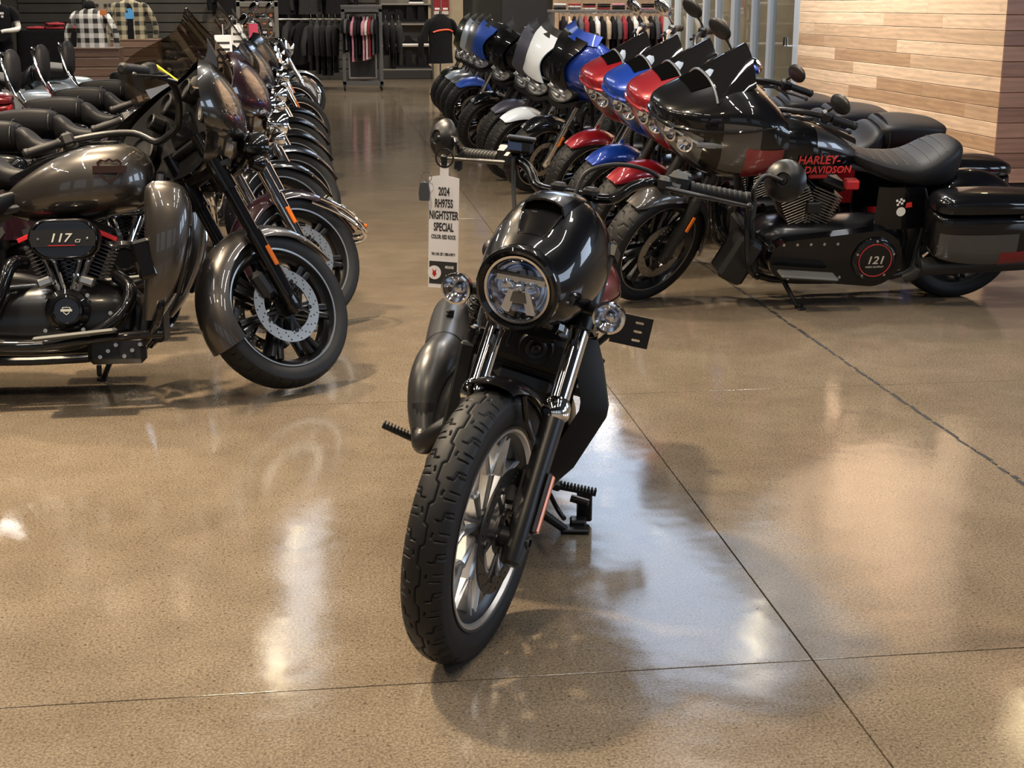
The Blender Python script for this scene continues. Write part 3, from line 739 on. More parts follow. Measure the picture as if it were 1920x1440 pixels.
# frame-mounted body
tank_r = body_rings([(-.40, .80, .07, .08, .07, 2.4), (-.43, .81, .130, .115, .10, 2.5), (-.52, .825, .172, .125, .115, 2.5), (-.65, .825, .178, .118, .12, 2.5), (-.78, .81, .150, .10, .115, 2.5), (-.90, .78, .10, .08, .09, 2.4), (-.94, .77, .04, .03, .04, 2.2)], 32, 5)
tk = NP('fuel_tank', lambda: MB().rings(tank_r), REDROCK, False)
part('tank_stripe', None, lambda: patch(tank_r, 6, 20, 29, 30, .003), WHITEP, tk)
part('tank_stripe', None, lambda: patch(tank_r, 6, 20, 31, 33, .003), BLACK, tk)
part('tank_stripe', None, lambda: patch(tank_r, 6, 20, 18, 19, .003), WHITEP, tk)
NP('steering_neck', lambda: MB().tube([FK(.50, 0, -.05), FK(.78, 0, -.05)], .036, 18).box((-.42, 0, .80), (.12, .08, .14), .02), SATIN, False)
NP('horn', lambda: MB().lathe([(0, .004), (.012, .012), (.016, .006), (.026, .010), (.030, .004), (.042, .006), (.046, 0), (.046, -.020), (.02, -.03), (0, -.03)], (-.355, 0, .695), (1, 0, -.1), 32), SATIN, False)
NP('horn_bracket', lambda: MB().box((-.40, .0, .685), (.05, .24, .10), .02).box((-.39, -.035, .735), (.04, .16, .03), .01), MATTE, False)
rad = NP('radiator', lambda: MB().box((-.44, 0, .49), (.05, .27, .30), .012), MATTE, False)
def cool():
    b = MB()
    for k in range(22): b.box((-.415, 0, .36 + k * .0122), (.006, .24, .003))
    return b
part('radiator_fin', None, cool, SATIN, rad)
# side shrouds of the radiator, matte plastic
def shroud(s):
    pr = [(.735, -.50, .150), (.68, -.47, .185), (.585, -.44, .232), (.56, -.44, .236), (.40, -.45, .200), (.30, -.47, .150), (.26, -.50, .10)]
    rows = []
    for z, x, y in pr:
        rows.append([V((x + .035, (y - .075) * s, z)), V((x + .030, (y - .03) * s, z)), V((x + .012, y * s, z)), V((x - .03, (y + .004) * s, z)), V((x - .11, (y - .005) * s, z - .01)), V((x - .17, (y - .03) * s, z - .02))])
    return sheet(rows, .006)
NP('radiator_shroud', lambda: shroud(1), MATTE, False)
NP('radiator_shroud', lambda: MB().box((-.43, -.152, .485), (.03, .040, .31), .006, M.Rotation(R_(5), 3, 'X')), MATTE, False)
cap = NP('coolant_cap', lambda: MB().lathe([(0, .022), (.018, .020), (.024, .014), (.026, 0), (.020, -.03), (.020, -.05)], (-.44, -.150, .665), (0, 0, 1), 20), BLACK, False)
eng = NP('engine_case', lambda: body([(-.50, .36, .13, .10, .12, 3), (-.60, .36, .19, .16, .18, 3), (-.80, .36, .205, .16, .20, 3), (-.98, .36, .19, .14, .18, 3), (-1.06, .36, .12, .10, .12, 3)], 28, 4), ENGB, False)
NP('belly_pan', lambda: body([(-.46, .26, .10, .10, .08, 3), (-.54, .24, .165, .12, .10, 3), (-.70, .22, .175, .10, .09, 3), (-.90, .20, .15, .08, .06, 3)], 24, 4), MATTE, False)
for cx, tl in ((-.60, 28), (-.86, -28)):
    cy = NP('cylinder', lambda: MB().box((0, 0, .10), (.16, .17, .20), .02).xf(M.Translation((cx + (.05 if tl > 0 else -.0), 0, .46)) @ M.Rotation(R_(tl), 4, 'Y')), ENGB, False)
NP('airbox_cover', lambda: body([(-.44, .735, .10, .03, .09, 3), (-.52, .72, .150, .05, .12, 3), (-.66, .70, .165, .05, .12, 3), (-.78, .69, .13, .04, .10, 3)], 24, 3), BLACK, False)
NP('frame_downtube', lambda: MB().tube([(-.40, .07, .78), (-.47, .12, .60), (-.50, .14, .40), (-.60, .13, .22), (-.95, .13, .20)], .016, 12, sm=5).tube([(-.40, -.07, .78), (-.47, -.12, .60), (-.50, -.14, .40), (-.60, -.13, .22), (-.95, -.13, .20)], .016, 12, sm=5), SATIN, False)
# exhaust on the far side, two into one canister
NP('exhaust_header', lambda: MB().tube([(-.52, -.10, .44), (-.515, -.165, .36), (-.55, -.195, .30), (-.60, -.205, .31), (-.645, -.225, .37)], [.024, .026, .030, .034, .044], 18, sm=6), SATIN, False)
NP('exhaust_muffler', lambda: MB().tube([(-.60, -.200, .305), (-.645, -.222, .36), (-.69, -.235, .425), (-.75, -.232, .468), (-.83, -.222, .482), (-.87, -.222, .484), (-.88, -.222, .484), (-1.15, -.235, .492), (-1.30, -.24, .497), (-1.33, -.24, .497)], [.036, .047, .056, .060, .058, .057, .060, .060, .056, .045], 24, sm=5), pm('satin_exhaust', (.025, .025, .027), .34, .2), False)
def peg(c0, c1, n=11):
    c0, c1 = V(c0), V(c1); b = MB(); d = c1 - c0
    b.tube([c0, c1], [.013, .011], 10, flat=.75)
    for k in range(n): b.box(c0 + d * (k + .5) / n + V((0, 0, .010)), (.026, d.length / n * .6, .010), .002)
    return b
for s in (1, -1):
    pg = NP('foot_peg', lambda: peg((-.79, s * .215, .222), (-.78, s * .325, .238)), MATTE, False)
    part('peg_bracket', None, lambda: MB().box((-.79, s * .195, .222), (.034, .055, .026), .006).tube([(-.80, s * .10, .25), (-.79, s * .20, .222)], .016, 10), SATIN, pg)
    NP('passenger_peg', lambda: peg((0, 0, 0), (0, .10, 0), 9).xf(M.Translation((-1.03, .225 * s, .470)) @ M.Rotation(R_(82 if s > 0 else 98), 4, 'X')), MATTE, False)
    NP('passenger_peg_bracket', lambda: MB().box((-1.03, .205 * s, .455), (.04, .05, .035), .008).tube([(-1.05, .14 * s, .42), (-1.03, .20 * s, .455)], .014, 10), SATIN, False)
NP('shift_lever', lambda: MB().tube([(-.79, .20, .190), (-.70, .225, .185), (-.64, .245, .185)], .007, 8, sm=3).tube([(-.80, .262, .196), (-.79, .315, .200)], .012, 10), SATIN, False)
# side stand resting on the floor (the floor tilts in the leaning frame)
def fz(y, dz=0): return y * math.tan(HL) + dz
js = NP('side_stand', lambda: MB().tube([(-.73, .185, .150), (-.79, .275, fz(.275, .012))], [.014, .012], 10).box((-.725, .178, .155), (.05, .04, .05), .012), SATIN, False)
part('stand_foot', None, lambda: MB().box((-.80, .305, fz(.305, .010)), (.055, .085, .012), .004, M.Rotation(HL, 3, 'X')).box((-.855, .315, fz(.315, .062)), (.012, .046, .105), .005, M.Rotation(HL, 3, 'X') @ M.Rotation(R_(14), 3, 'Y')).box((-.835, .310, fz(.31, .02)), (.05, .05, .022), .006, M.Rotation(HL, 3, 'X')), SATIN, js)
# rear end
RWM = M.Translation((-1.558, 0, .323))
part('rear_tire', None, lambda: tyre(.323, .2035, .150, 240, 24, 'vee'), RUBBER, NI, RWM, 50)
rr = part('rear_rim', None, lambda: rim_ring(.2035, .150), RIMG, NI, RWM)
part('spoke', None, lambda: y_spokes(.2035, 9), RIMS, rr)
part('rear_fender', None, lambda: fend(.365, .105, 30, 150, 22, .05), BLACK, NI, RWM)
NP('seat', lambda: body([(-.90, .72, .06, .03, .04, 2.5), (-.98, .705, .12, .035, .05, 2.6), (-1.12, .69, .155, .03, .06, 2.6), (-1.30, .71, .15, .05, .06, 2.6), (-1.42, .75, .12, .05, .06, 2.6), (-1.62, .78, .09, .035, .04, 2.4), (-1.68, .775, .04, .02, .02, 2.2)], 28, 4), SEATM, False)
NP('swingarm', lambda: MB().tube([(-1.02, .12, .33), (-1.30, .14, .32), (-1.56, .13, .322)], .030, 12, sm=3, flat=1.3).tube([(-1.02, -.12, .33), (-1.30, -.14, .32), (-1.56, -.13, .322)], .030, 12, sm=3, flat=1.3), SATIN, False)
def spring(s):
    b = MB(); p0, p1 = V((-1.50, .175 * s, .36)), V((-1.22, .165 * s, .66)); d = p1 - p0; pts = []
    u = V((0, 1, 0)); w_ = d.cross(u).normalized()
    for k in range(120):
        t = k / 119; a = t * 2 * math.pi * 11; pts.append(p0 + d * t + u * math.cos(a) * .030 + w_ * math.sin(a) * .030)
    b.tube(pts, .0055, 6); return b.tube([p0, p1], .014, 10)
for s in (1, -1): NP('shock_absorber', lambda: spring(s), SATIN, False)
# side-mounted plate bracket with slots
def plate():
    out = [(-.065, -.052), (.065, -.052), (.065, .052), (-.065, .052)]
    hs = []
    for x in (.022,):
        for z in (-.030, .0, .030): hs.append([(x - .012, z - .004), (x + .012, z - .004), (x + .015, z), (x + .012, z + .004), (x - .012, z + .004), (x - .015, z)])
    return holed_disc(out, hs, .004).xf(M.Translation((-1.50, .345, .585)) @ M.Rotation(R_(-90), 4, 'Z').inverted() @ M.Rotation(R_(-6), 4, 'Y'))
NP('plate_bracket', plate, SATIN, False)
NP('plate_arm', lambda: MB().tube([(-1.55, .12, .34), (-1.52, .22, .45), (-1.505, .285, .56)], .011, 8, sm=3), SATIN, False)
for s in (1, -1):
    NP('rear_turn_signal', lambda: MB().lathe([(0, -.03), (.025, -.026), (.036, -.008), (.036, .018), (.028, .026), (0, .03)], (-1.40, .175 * s, .715), (-1, 0, 0), 24).tube([(-1.42, .10 * s, .72), (-1.41, .16 * s, .715)], .012, 10), SATIN, False)
# price tag and key on the brake lever (things of their own)
def wm(p, st=True):
    m_ = M.Translation(NI.location) @ NI.rotation_euler.to_matrix().to_4x4()
    return m_ @ ((ST @ V(p)) if st else V(p))
gv0 = V((-.528, -.254, 1.139)); gdv = (V((-.612, -.395, 1.127)) - gv0).normalized()
hang = wm(gv0 + gdv * .150 + V((.047, 0, -.012)))
TG = root('price_tag', (hang.x - .060, hang.y, hang.z - .346), (0, 0, R_(7.35 - 14)), 'white hanging price tag with printed model year on the brake lever', 'tag')
TG.rotation_euler = (0, R_(1.5), R_(-22))
HT = .385
part('paper', None, lambda: MB().prism([(-.042, 0), (.042, 0), (.042, .300), (.012, .305), (.012, .338), (-.012, .338), (-.012, .305), (-.042, .300)], (.012, 0, 0), (1, 0, 0), (0, 0, 1), .0012), PAPER, TG)
part('strap_loop', None, lambda: MB().lathe([(.022, -.002), (.026, -.002), (.026, .002), (.022, .002)], (.012, 0, .352), (0, 1, 0), 28, closed=True), MATTE, TG)
part('clip', None, lambda: MB().box((.012, -.003, .345), (.016, .008, .028), .003), SATIN, TG)
part('tag_footer', None, lambda: MB().box((.012, -.0009, .042), (.078, .0008, .062)), INK, TG)
def tt(z, body_, size, sx=.50, mat=INK, x=.012, al='CENTER'):
    text('printed_line', body_, size, frame((x, -.0014, z), (1, 0, 0), (0, 0, 1)), mat, TG, .0002, sx, align=al, bold=.028)
for z, t_, sz in ((.262, '2024', .031), (.230, 'RH975S', .031), (.198, 'NIGHTSTER', .031), (.166, 'SPECIAL', .031), (.140, 'COLOR: RED ROCK', .0155), (.093, 'VIN: 1HD 1ZF 1 2980 61907 9', .0105)): tt(z, t_, sz)
tt(.058, 'MILEAGE', .010, .62, PAPER, .030); tt(.030, '1,057', .017, .62, PAPER, .030)
part('round_logo', None, lambda: MB().lathe([(0, .001), (.019, .001), (.019, 0)], (-.012, -.0014, .042), (0, -1, 0), 24), PAPER, TG)
part('logo_mark', None, lambda: MB().prism([(-.006, -.004), (0, -.012), (.006, -.004), (.004, .002), (.006, .010), (0, .004), (-.006, .010), (-.004, .002)], (-.012, -.0028, .042), (1, 0, 0), (0, 0, 1), .0006), REDPL, TG)
KY = root('key_fob', (hang.x - .096, hang.y - .02, hang.z - .105), (0, 0, R_(-15)), 'dark key fob hanging beside the white price tag', 'key fob')
part('fob_body', None, lambda: MB().prism([(-.013, .0), (.013, .0), (.015, .020), (.011, .048), (-.011, .048), (-.015, .020)], (0, 0, 0), (1, 0, 0), (0, 0, 1), .011), pm('fob_plastic', (.05, .055, .065), .45), KY)
part('ring', None, lambda: MB().lathe([(.013, -.001), (.015, -.001), (.015, .001), (.013, .001)], (.006, 0, .062), (0, 1, 0), 24, closed=True), CHROME, KY)
# ------------------------------------------------------------------ touring motorcycles
T_AX = V((-math.sin(R_(26)), 0, math.cos(R_(26)))); T_P0 = V((.17, 0, 0))
FR, RR, RX, RRZ = .319, .322, -1.625, .322
FD = V((-math.sin(R_(27)), 0, math.cos(R_(27))))
def tf(t, y, f=0): return V((0, y, FR)) + FD * t + V((FD.z, 0, -FD.x)) * f
def fend2(Rr, hw, a0, a1, n=34, skirt=.06, th=.003, front=.25, flare=0.0, zsk=None):
    rows = []
    for i in range(n + 1):
        t = i / n; a = R_(a0 + (a1 - a0) * t)
        k = min(1, (t / front + .02)) ** .45 if t < front else 1.0
        kk = k * (1 + flare * max(0, t - .45)); row = []
        for j in range(15):
            q = -1 + 2 * j / 14; ph = q * R_(86)
            rr = Rr - skirt * kk * (1 - math.cos(ph)); yy = hw * (.35 + .65 * k) * math.sin(ph)
            row.append(V((rr * math.cos(a), yy, rr * math.sin(a))))
        rows.append(row)
    return sheet(rows, th)
def n_spokes(n, r0, r1, w0, w1, hw, split=0.0):
    b = MB()
    for s in (1, -1):
        for i in range(n):
            a = 2 * math.pi * i / n
            for d in ((-split, split) if split else (0,)):
                rg = [[V((p.x, s * p.y, p.z)) for p in r] for r in bar_spoke(r0, r1, a + d * .5, a + d, w0, w1, .010, .010, hw * .5, hw)]
                b.rings(rg)
    return b
def wire_spokes(r1, hw):
    b = MB()
    for i in range(40):
        a = 2 * math.pi * i / 40; s = 1 if i % 2 else -1; d = .32 if (i // 2) % 2 else -.32
        b.tube([(.03 * math.cos(a), s * hw, .03 * math.sin(a)), (r1 * math.cos(a + d), 0, r1 * math.sin(a + d))], .0022, 5)
    return b
def dome_rows(outline, zc, x0, d1, d2, pw=2.2, n=9, back=.035, xoff=0.0):
    rings = []
    for k in range(n + 1):
        s = max(k / n, .03)
        rings.append([V((x0 + xoff - d1 * s ** pw - d2 * (y * s / .4) ** 2, y * s, zc + (z - zc) * s)) for y, z in outline])
    if back: rings.append([p + V((-back, 0, 0)) for p in rings[-1]])
    return rings
def sym(half, k=3):
    """closed symmetric outline from the right-hand half, smoothed"""
    P = [tuple(p) for p in catm(half, k)]
    return P + [(-y, z) for y, z in P[::-1][1:-1]]
BW_OLD = sym([(0, 1.265), (.12, 1.262), (.22, 1.235), (.32, 1.185), (.385, 1.11), (.405, 1.02), (.385, .94), (.33, .905), (.25, .905), (.17, .89), (.12, .86), (0, .85)])
BW_NEW = sym([(0, 1.335), (.13, 1.33), (.24, 1.29), (.335, 1.22), (.390, 1.12), (.385, 1.01), (.325, .94), (.24, .905), (.19, .84), (.12, .795), (0, .785)])
def zloft(secs, seg=20, k=3, e=2.6):
    rings = []
    for z, xc, yc, rx, ry in catm(secs, k):
        ring = []
        for i in range(seg):
            a = 2 * math.pi * i / seg; ca, sa = math.cos(a), math.sin(a)
            ring.append(V((xc + rx * math.copysign(abs(ca) ** (2 / e), ca), yc + ry * math.copysign(abs(sa) ** (2 / e), sa), z)))
        rings.append(ring)
    return MB().rings(rings)
SHARK = [(.045, 1.045, .05, .015, .03, 2.0), (.035, 1.045, .12, .03, .06, 2.1), (.00, 1.04, .20, .06, .14, 2.2), (-.07, 1.03, .265, .105, .22, 2.3), (-.16, 1.01, .315, .165, .265, 2.4), (-.27, .995, .350, .215, .285, 2.5), (-.38, .985, .372, .215, .275, 2.6), (-.47, .975, .375, .165, .245, 2.6), (-.545, .965, .350, .10, .20, 2.6)]
def screen_sheet(z0, z1, x0, x1, w0, w1, curve=.10, n=9, m=17, th=.004, round_=.3):
    rows = []
    for i in range(n + 1):
        t = i / n; row = []
        for j in range(m):
            q = -1 + 2 * j / (m - 1); wv = (w0 + (w1 - w0) * t)
            top = 1 - round_ * (abs(q) ** 5)
            zz = z0 + (z1 - z0) * t * top; tt_ = (zz - z0) / (z1 - z0)
            row.append(V((x0 + (x1 - x0) * tt_ - curve * q * q, wv * q, zz)))
        rows.append(row)
    return sheet(rows, th)
def fins(n=13, wx=.165, wy=.19):
    b = MB()
    for k in range(n):
        sc_ = .86 + .14 * min(1, k / 4); b.box((0, 0, .012 + k * .0148), (wx * sc_, wy * sc_, .0052), .0016)
    return b
def logo(o_, ux, uy, s, th=.004):
    b = MB()
    sh = [(-.5, .30), (-.34, .42), (-.16, .36), (0, .46), (.16, .36), (.34, .42), (.5, .30), (.44, -.05), (.30, -.34), (0, -.56), (-.30, -.34), (-.44, -.05)]
    inn = [(x * .8, y * .8) for x, y in sh]
    o_ = V(o_); ux = V(ux).normalized(); uy = V(uy).normalized(); nz = ux.cross(uy)
    P = lambda L, h: [o_ + ux * x * s + uy * y * s + nz * h for x, y in L]
    b.rings([P(sh, 0), P(sh, th), P(inn, th), P(inn, 0)], True, (False, False))
    b.prism([(-.66 * s, -.13 * s), (.66 * s, -.13 * s), (.66 * s, .15 * s), (-.66 * s, .15 * s)], o_ + nz * th * .5, ux, uy, th * 1.4)
    return b
def seat_two(): return [(-.96, .795, .06, .02, .05, 2.4), (-1.02, .775, .125, .025, .07, 2.6), (-1.14, .735, .170, .028, .08, 2.8), (-1.28, .735, .185, .045, .08, 2.8), (-1.37, .795, .175, .055, .11, 2.8), (-1.415, .815, .145, .035, .12, 2.8)]
def seat_pass(): return [(-1.405, .835, .12, .03, .12, 2.8), (-1.45, .85, .160, .035, .13, 3), (-1.60, .855, .165, .035, .13, 3), (-1.76, .84, .14, .03, .11, 2.8), (-1.82, .825, .06, .02, .05, 2.4)]
def seat_solo(): return [(-.96, .800, .05, .02, .04, 2.4), (-1.03, .780, .115, .025, .06, 2.6), (-1.16, .745, .170, .030, .075, 2.8), (-1.30, .730, .190, .050, .09, 2.8), (-1.42, .765, .185, .075, .13, 2.8), (-1.50, .80, .150, .065, .15, 2.8), (-1.545, .81, .09, .04, .13, 2.6)]
BAG_LOW = [(-1.33, .50, .05, .085, .10, 4), (-1.38, .49, .100, .090, .15, 4.5), (-1.60, .485, .112, .095, .175, 5), (-1.90, .495, .105, .085, .165, 4.5), (-1.99, .51, .06, .07, .11, 4)]
BAG_LID = [(-1.33, .60, .05, .035, .008, 3.2), (-1.38, .595, .103, .080, .008, 3.4), (-1.60, .595, .115, .090, .008, 3.4), (-1.90, .595, .108, .070, .008, 3.4), (-1.99, .595, .062, .04, .008, 3.2)]
TANK = [(-.455, .84, .05, .06, .06, 2.3), (-.48, .845, .105, .105, .10, 2.4), (-.56, .85, .155, .135, .13, 2.5), (-.70, .845, .172, .130, .15, 2.6), (-.83, .825, .152, .105, .135, 2.6), (-.95, .79, .098, .068, .095, 2.5), (-1.02, .77, .04, .03, .04, 2.2)]
GROUP = 'motorcycles for sale'
def moto(x, y, yaw, label, paint=BLACK, shell='new', lean=11, steer=32, fork=CHROME, lower=None, fender=None, panel=None, wing=None, screen=None, rimm=ENGB, seat='two', backrest=False, tall=False, bars=None, bags=True, spots=None, lowers=False, wire=False, fork_cover=None, tourpak=False, lite=False, fl=0.0, fa0=56, refl=True, scol=None):
    S = M.Translation(T_P0) @ M.Rotation(R_(steer), 4, T_AX) @ M.Translation(-T_P0)
    W = S @ M.Translation((0, 0, FR)); RW = M.Translation((RX, 0, RRZ)); ln = R_(lean)
    r = root('motorcycle', (x, y, 0), (-ln, 0, yaw), label, 'motorcycle', GROUP)
    fender = fender or paint; lower = lower or fork; bars = bars or SATIN
    P = lambda name, key, fn, mat, st=None, par=None, ang=35: part(name, key, fn, mat, par or r, st, ang)
    # wheels
    if wire:
        P('front_tire', 'twf', lambda: tyre(FR + .012, .258, .09, 240, 20, 'vee'), RUBBER, W)
        rm = P('front_rim', 'trwf', lambda: rim_ring(.258, .09), CHROME, W)
        part('spoke', 'tsw', lambda: wire_spokes(.232, .04), CHROME, rm)
    else:
        P('front_tire', 'tf', lambda: tyre(FR, .2405, .13, 420, 32, 'vee'), RUBBER, W, ang=50)
        rm = P('front_rim', 'trf', lambda: rim_ring(.2405, .13), rimm, W)
        part('rim_edge', 'tre', lambda: MB().lathe([(.2405, .048), (.2445, .050), (.2445, .057), (.2385, .0565), (.236, .048)], n=72, closed=True).mir(), STEEL, rm)
        part('spoke', 'tsf', lambda: n_spokes(7, .036, .214, .030, .022, .034, .085), rimm, rm, ang=25)
    P('wheel_hub', 'thub', lambda: hub(.085, .040), ENGB, W)
    for s in (1, -1):
        d = P('brake_disc', 'tdisc', lambda: rotor(.150, .104), DISC, W @ M.Translation((0, .074 * s, 0)), ang=30)
        part('disc_carrier', 'tcar', lambda: carrier(.104), DISC if rimm is not ENGB else ENGB, d)
        P('brake_caliper', 'tcal%d' % s, lambda: MB().box((-.105, .082 * s, .075), (.060, .050, .120), .018, M.Rotation(R_(-35), 3, 'Y')), SATIN, W)
        P('fork_lower', 'tfl%d' % s, lambda: MB().tube([tf(-.045, .112 * s), tf(-.03, .112 * s), tf(.05, .112 * s), tf(.30, .112 * s), tf(.315, .112 * s)], [.020, .030, .030, .034, .034], 20).tube([tf(0, .085 * s), tf(0, .140 * s)], .022, 16), lower, S)
        P('fork_tube', 'tft%d' % s, lambda: MB().tube([tf(.31, .112 * s), tf(.60, .112 * s)], .0265, 18), fork, S)
        P('fork_cover', 'tfc%d' % s, lambda: MB().tube([tf(.50, .112 * s), tf(.74, .112 * s)], [.038, .036], 18), fork_cover or SATIN, S)
    P('front_fender', 'tfe%.2f%d' % (fl, fa0), lambda: fend2(.350, .088, fa0, 200 + (14 if fl else 0), 34, .070, .003, .30, fl), fender, W, ang=50)
    for s in ((1, -1) if refl else ()):
        P('side_reflector', 'tref%d' % s, lambda: MB().box(tf(.20, .150 * s), (.020, .010, .085), .003, M.Rotation(R_(-27), 3, 'Y')), AMBER, S)
    P('triple_clamp', 'ttc', lambda: MB().box(tf(.60, 0, .02), (.075, .30, .045), .014, M.Rotation(R_(-27), 3, 'Y')).box(tf(.72, 0, .01), (.07, .27, .035), .012, M.Rotation(R_(-27), 3, 'Y')).tube([tf(.52, 0, .06), tf(.78, 0, .05)], .035, 16), SATIN, S)
    # handlebar and controls
    hz = 1.18 if tall else 1.07
    def hb(s): return [V((-.40, 0, hz - .06)), V((-.41, .09 * s, hz - .055)), V((-.45, .18 * s, hz + .01)), V((-.54, .28 * s, hz + .03)), V((-.68, .36 * s, hz + .005)), V((-.80, .42 * s, hz - .035))]
    P('handlebar', 'thb%d' % tall, lambda: MB().tube(hb(-1)[::-1] + hb(1)[1:], .0135, 14, sm=4), bars, S)
    for s in (1, -1):
        g0, g1 = hb(s)[4], hb(s)[5]; gd = (g1 - g0).normalized(); q = gd.to_track_quat('Y', 'Z').to_matrix(); kk = '%d%d' % (s, tall)
        P('grip', 'tgr' + kk, lambda: MB().lathe([(0, 0), (.021, 0), (.021, .008), (.0185, .012), (.0185, .06), (.0195, .08), (.0185, .125), (.021, .128), (.021, .142), (.012, .150), (0, .150)], g0, gd, 18), MATTE, S)
        sw = P('switch_housing', 'tsw' + kk, lambda: MB().box(g0 - gd * .03, (.052, .055, .058), .012, q).tube([g0 - gd * .055 + V((.02, 0, -.02)), g0 - gd * .12 + V((.05, 0, -.03))], .008, 8), SATIN if bars is not CHROME else pm('dark_control', (.03, .03, .032), .35), S)
        P('lever', 'tlv' + kk, lambda: MB().tube([g0 - gd * .06 + V((.05, 0, -.01)), g0 + gd * .0 + V((.07, 0, -.012)), g0 + gd * .09 + V((.06, 0, -.014)), g0 + gd * .16 + V((.055, 0, -.016))], [.012, .010, .008, .008], 10, sm=4, flat=.6).ell(g0 + gd * .16 + V((.055, 0, -.016)), (.011, .011, .011), 10, 6), bars if bars is CHROME else SATIN, S)
        if shell != 'new' and (shell != 'batwing' or s > 0):
            mc = g0 + V((.06, .075 * s, .125)) if shell != 'batwing' else g0 + V((.06, .10 * s, .04))
            mt = bars if bars is CHROME else SATIN
            mi = P('mirror', 'tmi%s%s' % (kk, shell == 'batwing'), lambda: MB().ell(mc, (.018, .075, .048), 22, 12, M.Rotation(R_(12 * s), 3, 'X') @ M.Rotation(R_(-10 * s), 3, 'Z')), mt, S)
            part('mirror_glass', 'tmg%s%s' % (kk, shell == 'batwing'), lambda: MB().ell(mc + V((-.012, 0, 0)), (.008, .066, .041), 20, 8, M.Rotation(R_(12 * s), 3, 'X') @ M.Rotation(R_(-10 * s), 3, 'Z')), MIRROR, mi)
            part('mirror_stem', 'tms%s%s' % (kk, shell == 'batwing'), lambda: MB().tube([g0 - gd * .045, g0 + V((.03, .0, .05)), mc], .006, 8, sm=4), mt, mi)
    # fairing styles
    if shell == 'batwing':
        fa = P('fairing', 'bwo', lambda: MB().rings(dome_rows(BW_OLD, 1.02, -.10, .17, .17, 2.4, 9, .05), True, (True, False)), wing or paint, S, ang=45)
        da = P('dashboard', 'bwd', lambda: MB().rings([[V((-.30 - .10 * (y / .4) ** 2 - .02, y * .94, 1.03 + (z - 1.03) * .92)) for y, z in BW_OLD], [V((-.32 + .03 * k, y * .55, 1.05 + (z - 1.05) * .55)) for k in (0,) for y, z in BW_OLD]], True, (False, True)), PLAST, S)
        for (gy, gz, gr) in ((.075, 1.17, .046), (-.075, 1.17, .046), (.18, 1.135, .033), (-.18, 1.135, .033)):
            g = P('gauge', 'g%.2f%.2f' % (gy, gr), lambda: MB().lathe([(gr, -.02), (gr, .030), (gr * .86, .034), (gr * .84, .016)], (-.325 - .1 * (gy / .4) ** 2, gy, gz), (-1, 0, .30), 24), SATIN, S)
            part('gauge_face', 'gf%.2f%.2f' % (gy, gr), lambda: MB().lathe([(0, .018), (gr * .85, .018)], (-.325 - .1 * (gy / .4) ** 2, gy, gz), (-1, 0, .30), 24), GAUGE, g)
        for s in (1, -1):
            P('speaker', 'spk%d' % s, lambda: MB().lathe([(.070, -.01), (.074, .014), (.066, .018), (.060, .008), (.02, .004), (0, .010)], (-.375, .262 * s, 1.035), (-1, -.25 * s, .25), 28), MATTE, S)
        P('display_screen', 'dsp', lambda: MB().box((-.335, 0, 1.035), (.03, .17, .105), .008, M.Rotation(R_(-14), 3, 'Y')), BLACK, S)
        nac = P('headlight', 'bwh', lambda: MB().lathe([(.0, -.09), (.07, -.08), (.098, -.03), (.102, .012), (.094, .022), (.086, .014)], (-.105, 0, .985), (1, 0, -.05), 36), CHROME if spots is CHROME else BLACK, S)
        part('lens', 'bwl', lambda: MB().lathe([(0, .030), (.05, .024), (.088, .010)], (-.105, 0, .985), (1, 0, -.05), 32), LENS, nac)
        part('reflector', 'bwr', lambda: MB().lathe([(0, -.04), (.05, -.03), (.086, .008)], (-.105, 0, .985), (1, 0, -.05), 32), REFL, nac)
        if spots:
            P('spotlight_bar', 'bwsb', lambda: MB().tube([(-.20, -.24, .885), (-.17, -.12, .865), (-.165, 0, .86), (-.17, .12, .865), (-.20, .24, .885)], .012, 10, sm=4), spots, S)
            for s in (1, -1):
                b_ = P('spotlight', 'bws%d' % s, lambda: MB().lathe([(0, -.085), (.03, -.078), (.052, -.05), (.061, -.01), (.061, .012), (.052, .016)], (-.135, .205 * s, .915), (1, 0, 0), 28), spots, S)
                part('lens', 'bwsl%d' % s, lambda: MB().lathe([(0, .022), (.03, .019), (.053, .010)], (-.135, .205 * s, .915), (1, 0, 0), 24), LENS, b_)
                part('reflector', 'bwsr%d' % s, lambda: MB().lathe([(0, -.03), (.03, -.02), (.052, .008)], (-.135, .205 * s, .915), (1, 0, 0), 24), REFL, b_)
                P('turn_signal', 'bwts%d' % s, lambda: MB().lathe([(0, -.04), (.022, -.034), (.033, -.01), (.034, .010), (.024, .022), (0, .026)], (-.16, .235 * s, .835), (1, 0, 0), 22).tube([(-.17, .22 * s, .84), (-.19, .20 * s, .88)], .009, 8), spots, S)
        if screen:
            P('windshield', 'bwsc%s' % (lite or 'a'), lambda: screen_sheet(1.20, 1.46 if lite else 1.50, -.160, -.335, .35 if lite else .33, .30 if lite else .28, .15), screen, S, ang=60)
            P('windshield_trim', 'bwst', lambda: screen_sheet(1.195, 1.235, -.152, -.180, .33, .325, .17, 3, 17, .006, 0), BLACK, S)
    elif shell == 'new':
        fa = P('fairing', 'bwn', lambda: MB().rings(dome_rows(BW_NEW, 1.04, -.075, .16, .20, 2.3, 10, .06), True, (True, False)), wing or BLACK, S, ang=45)
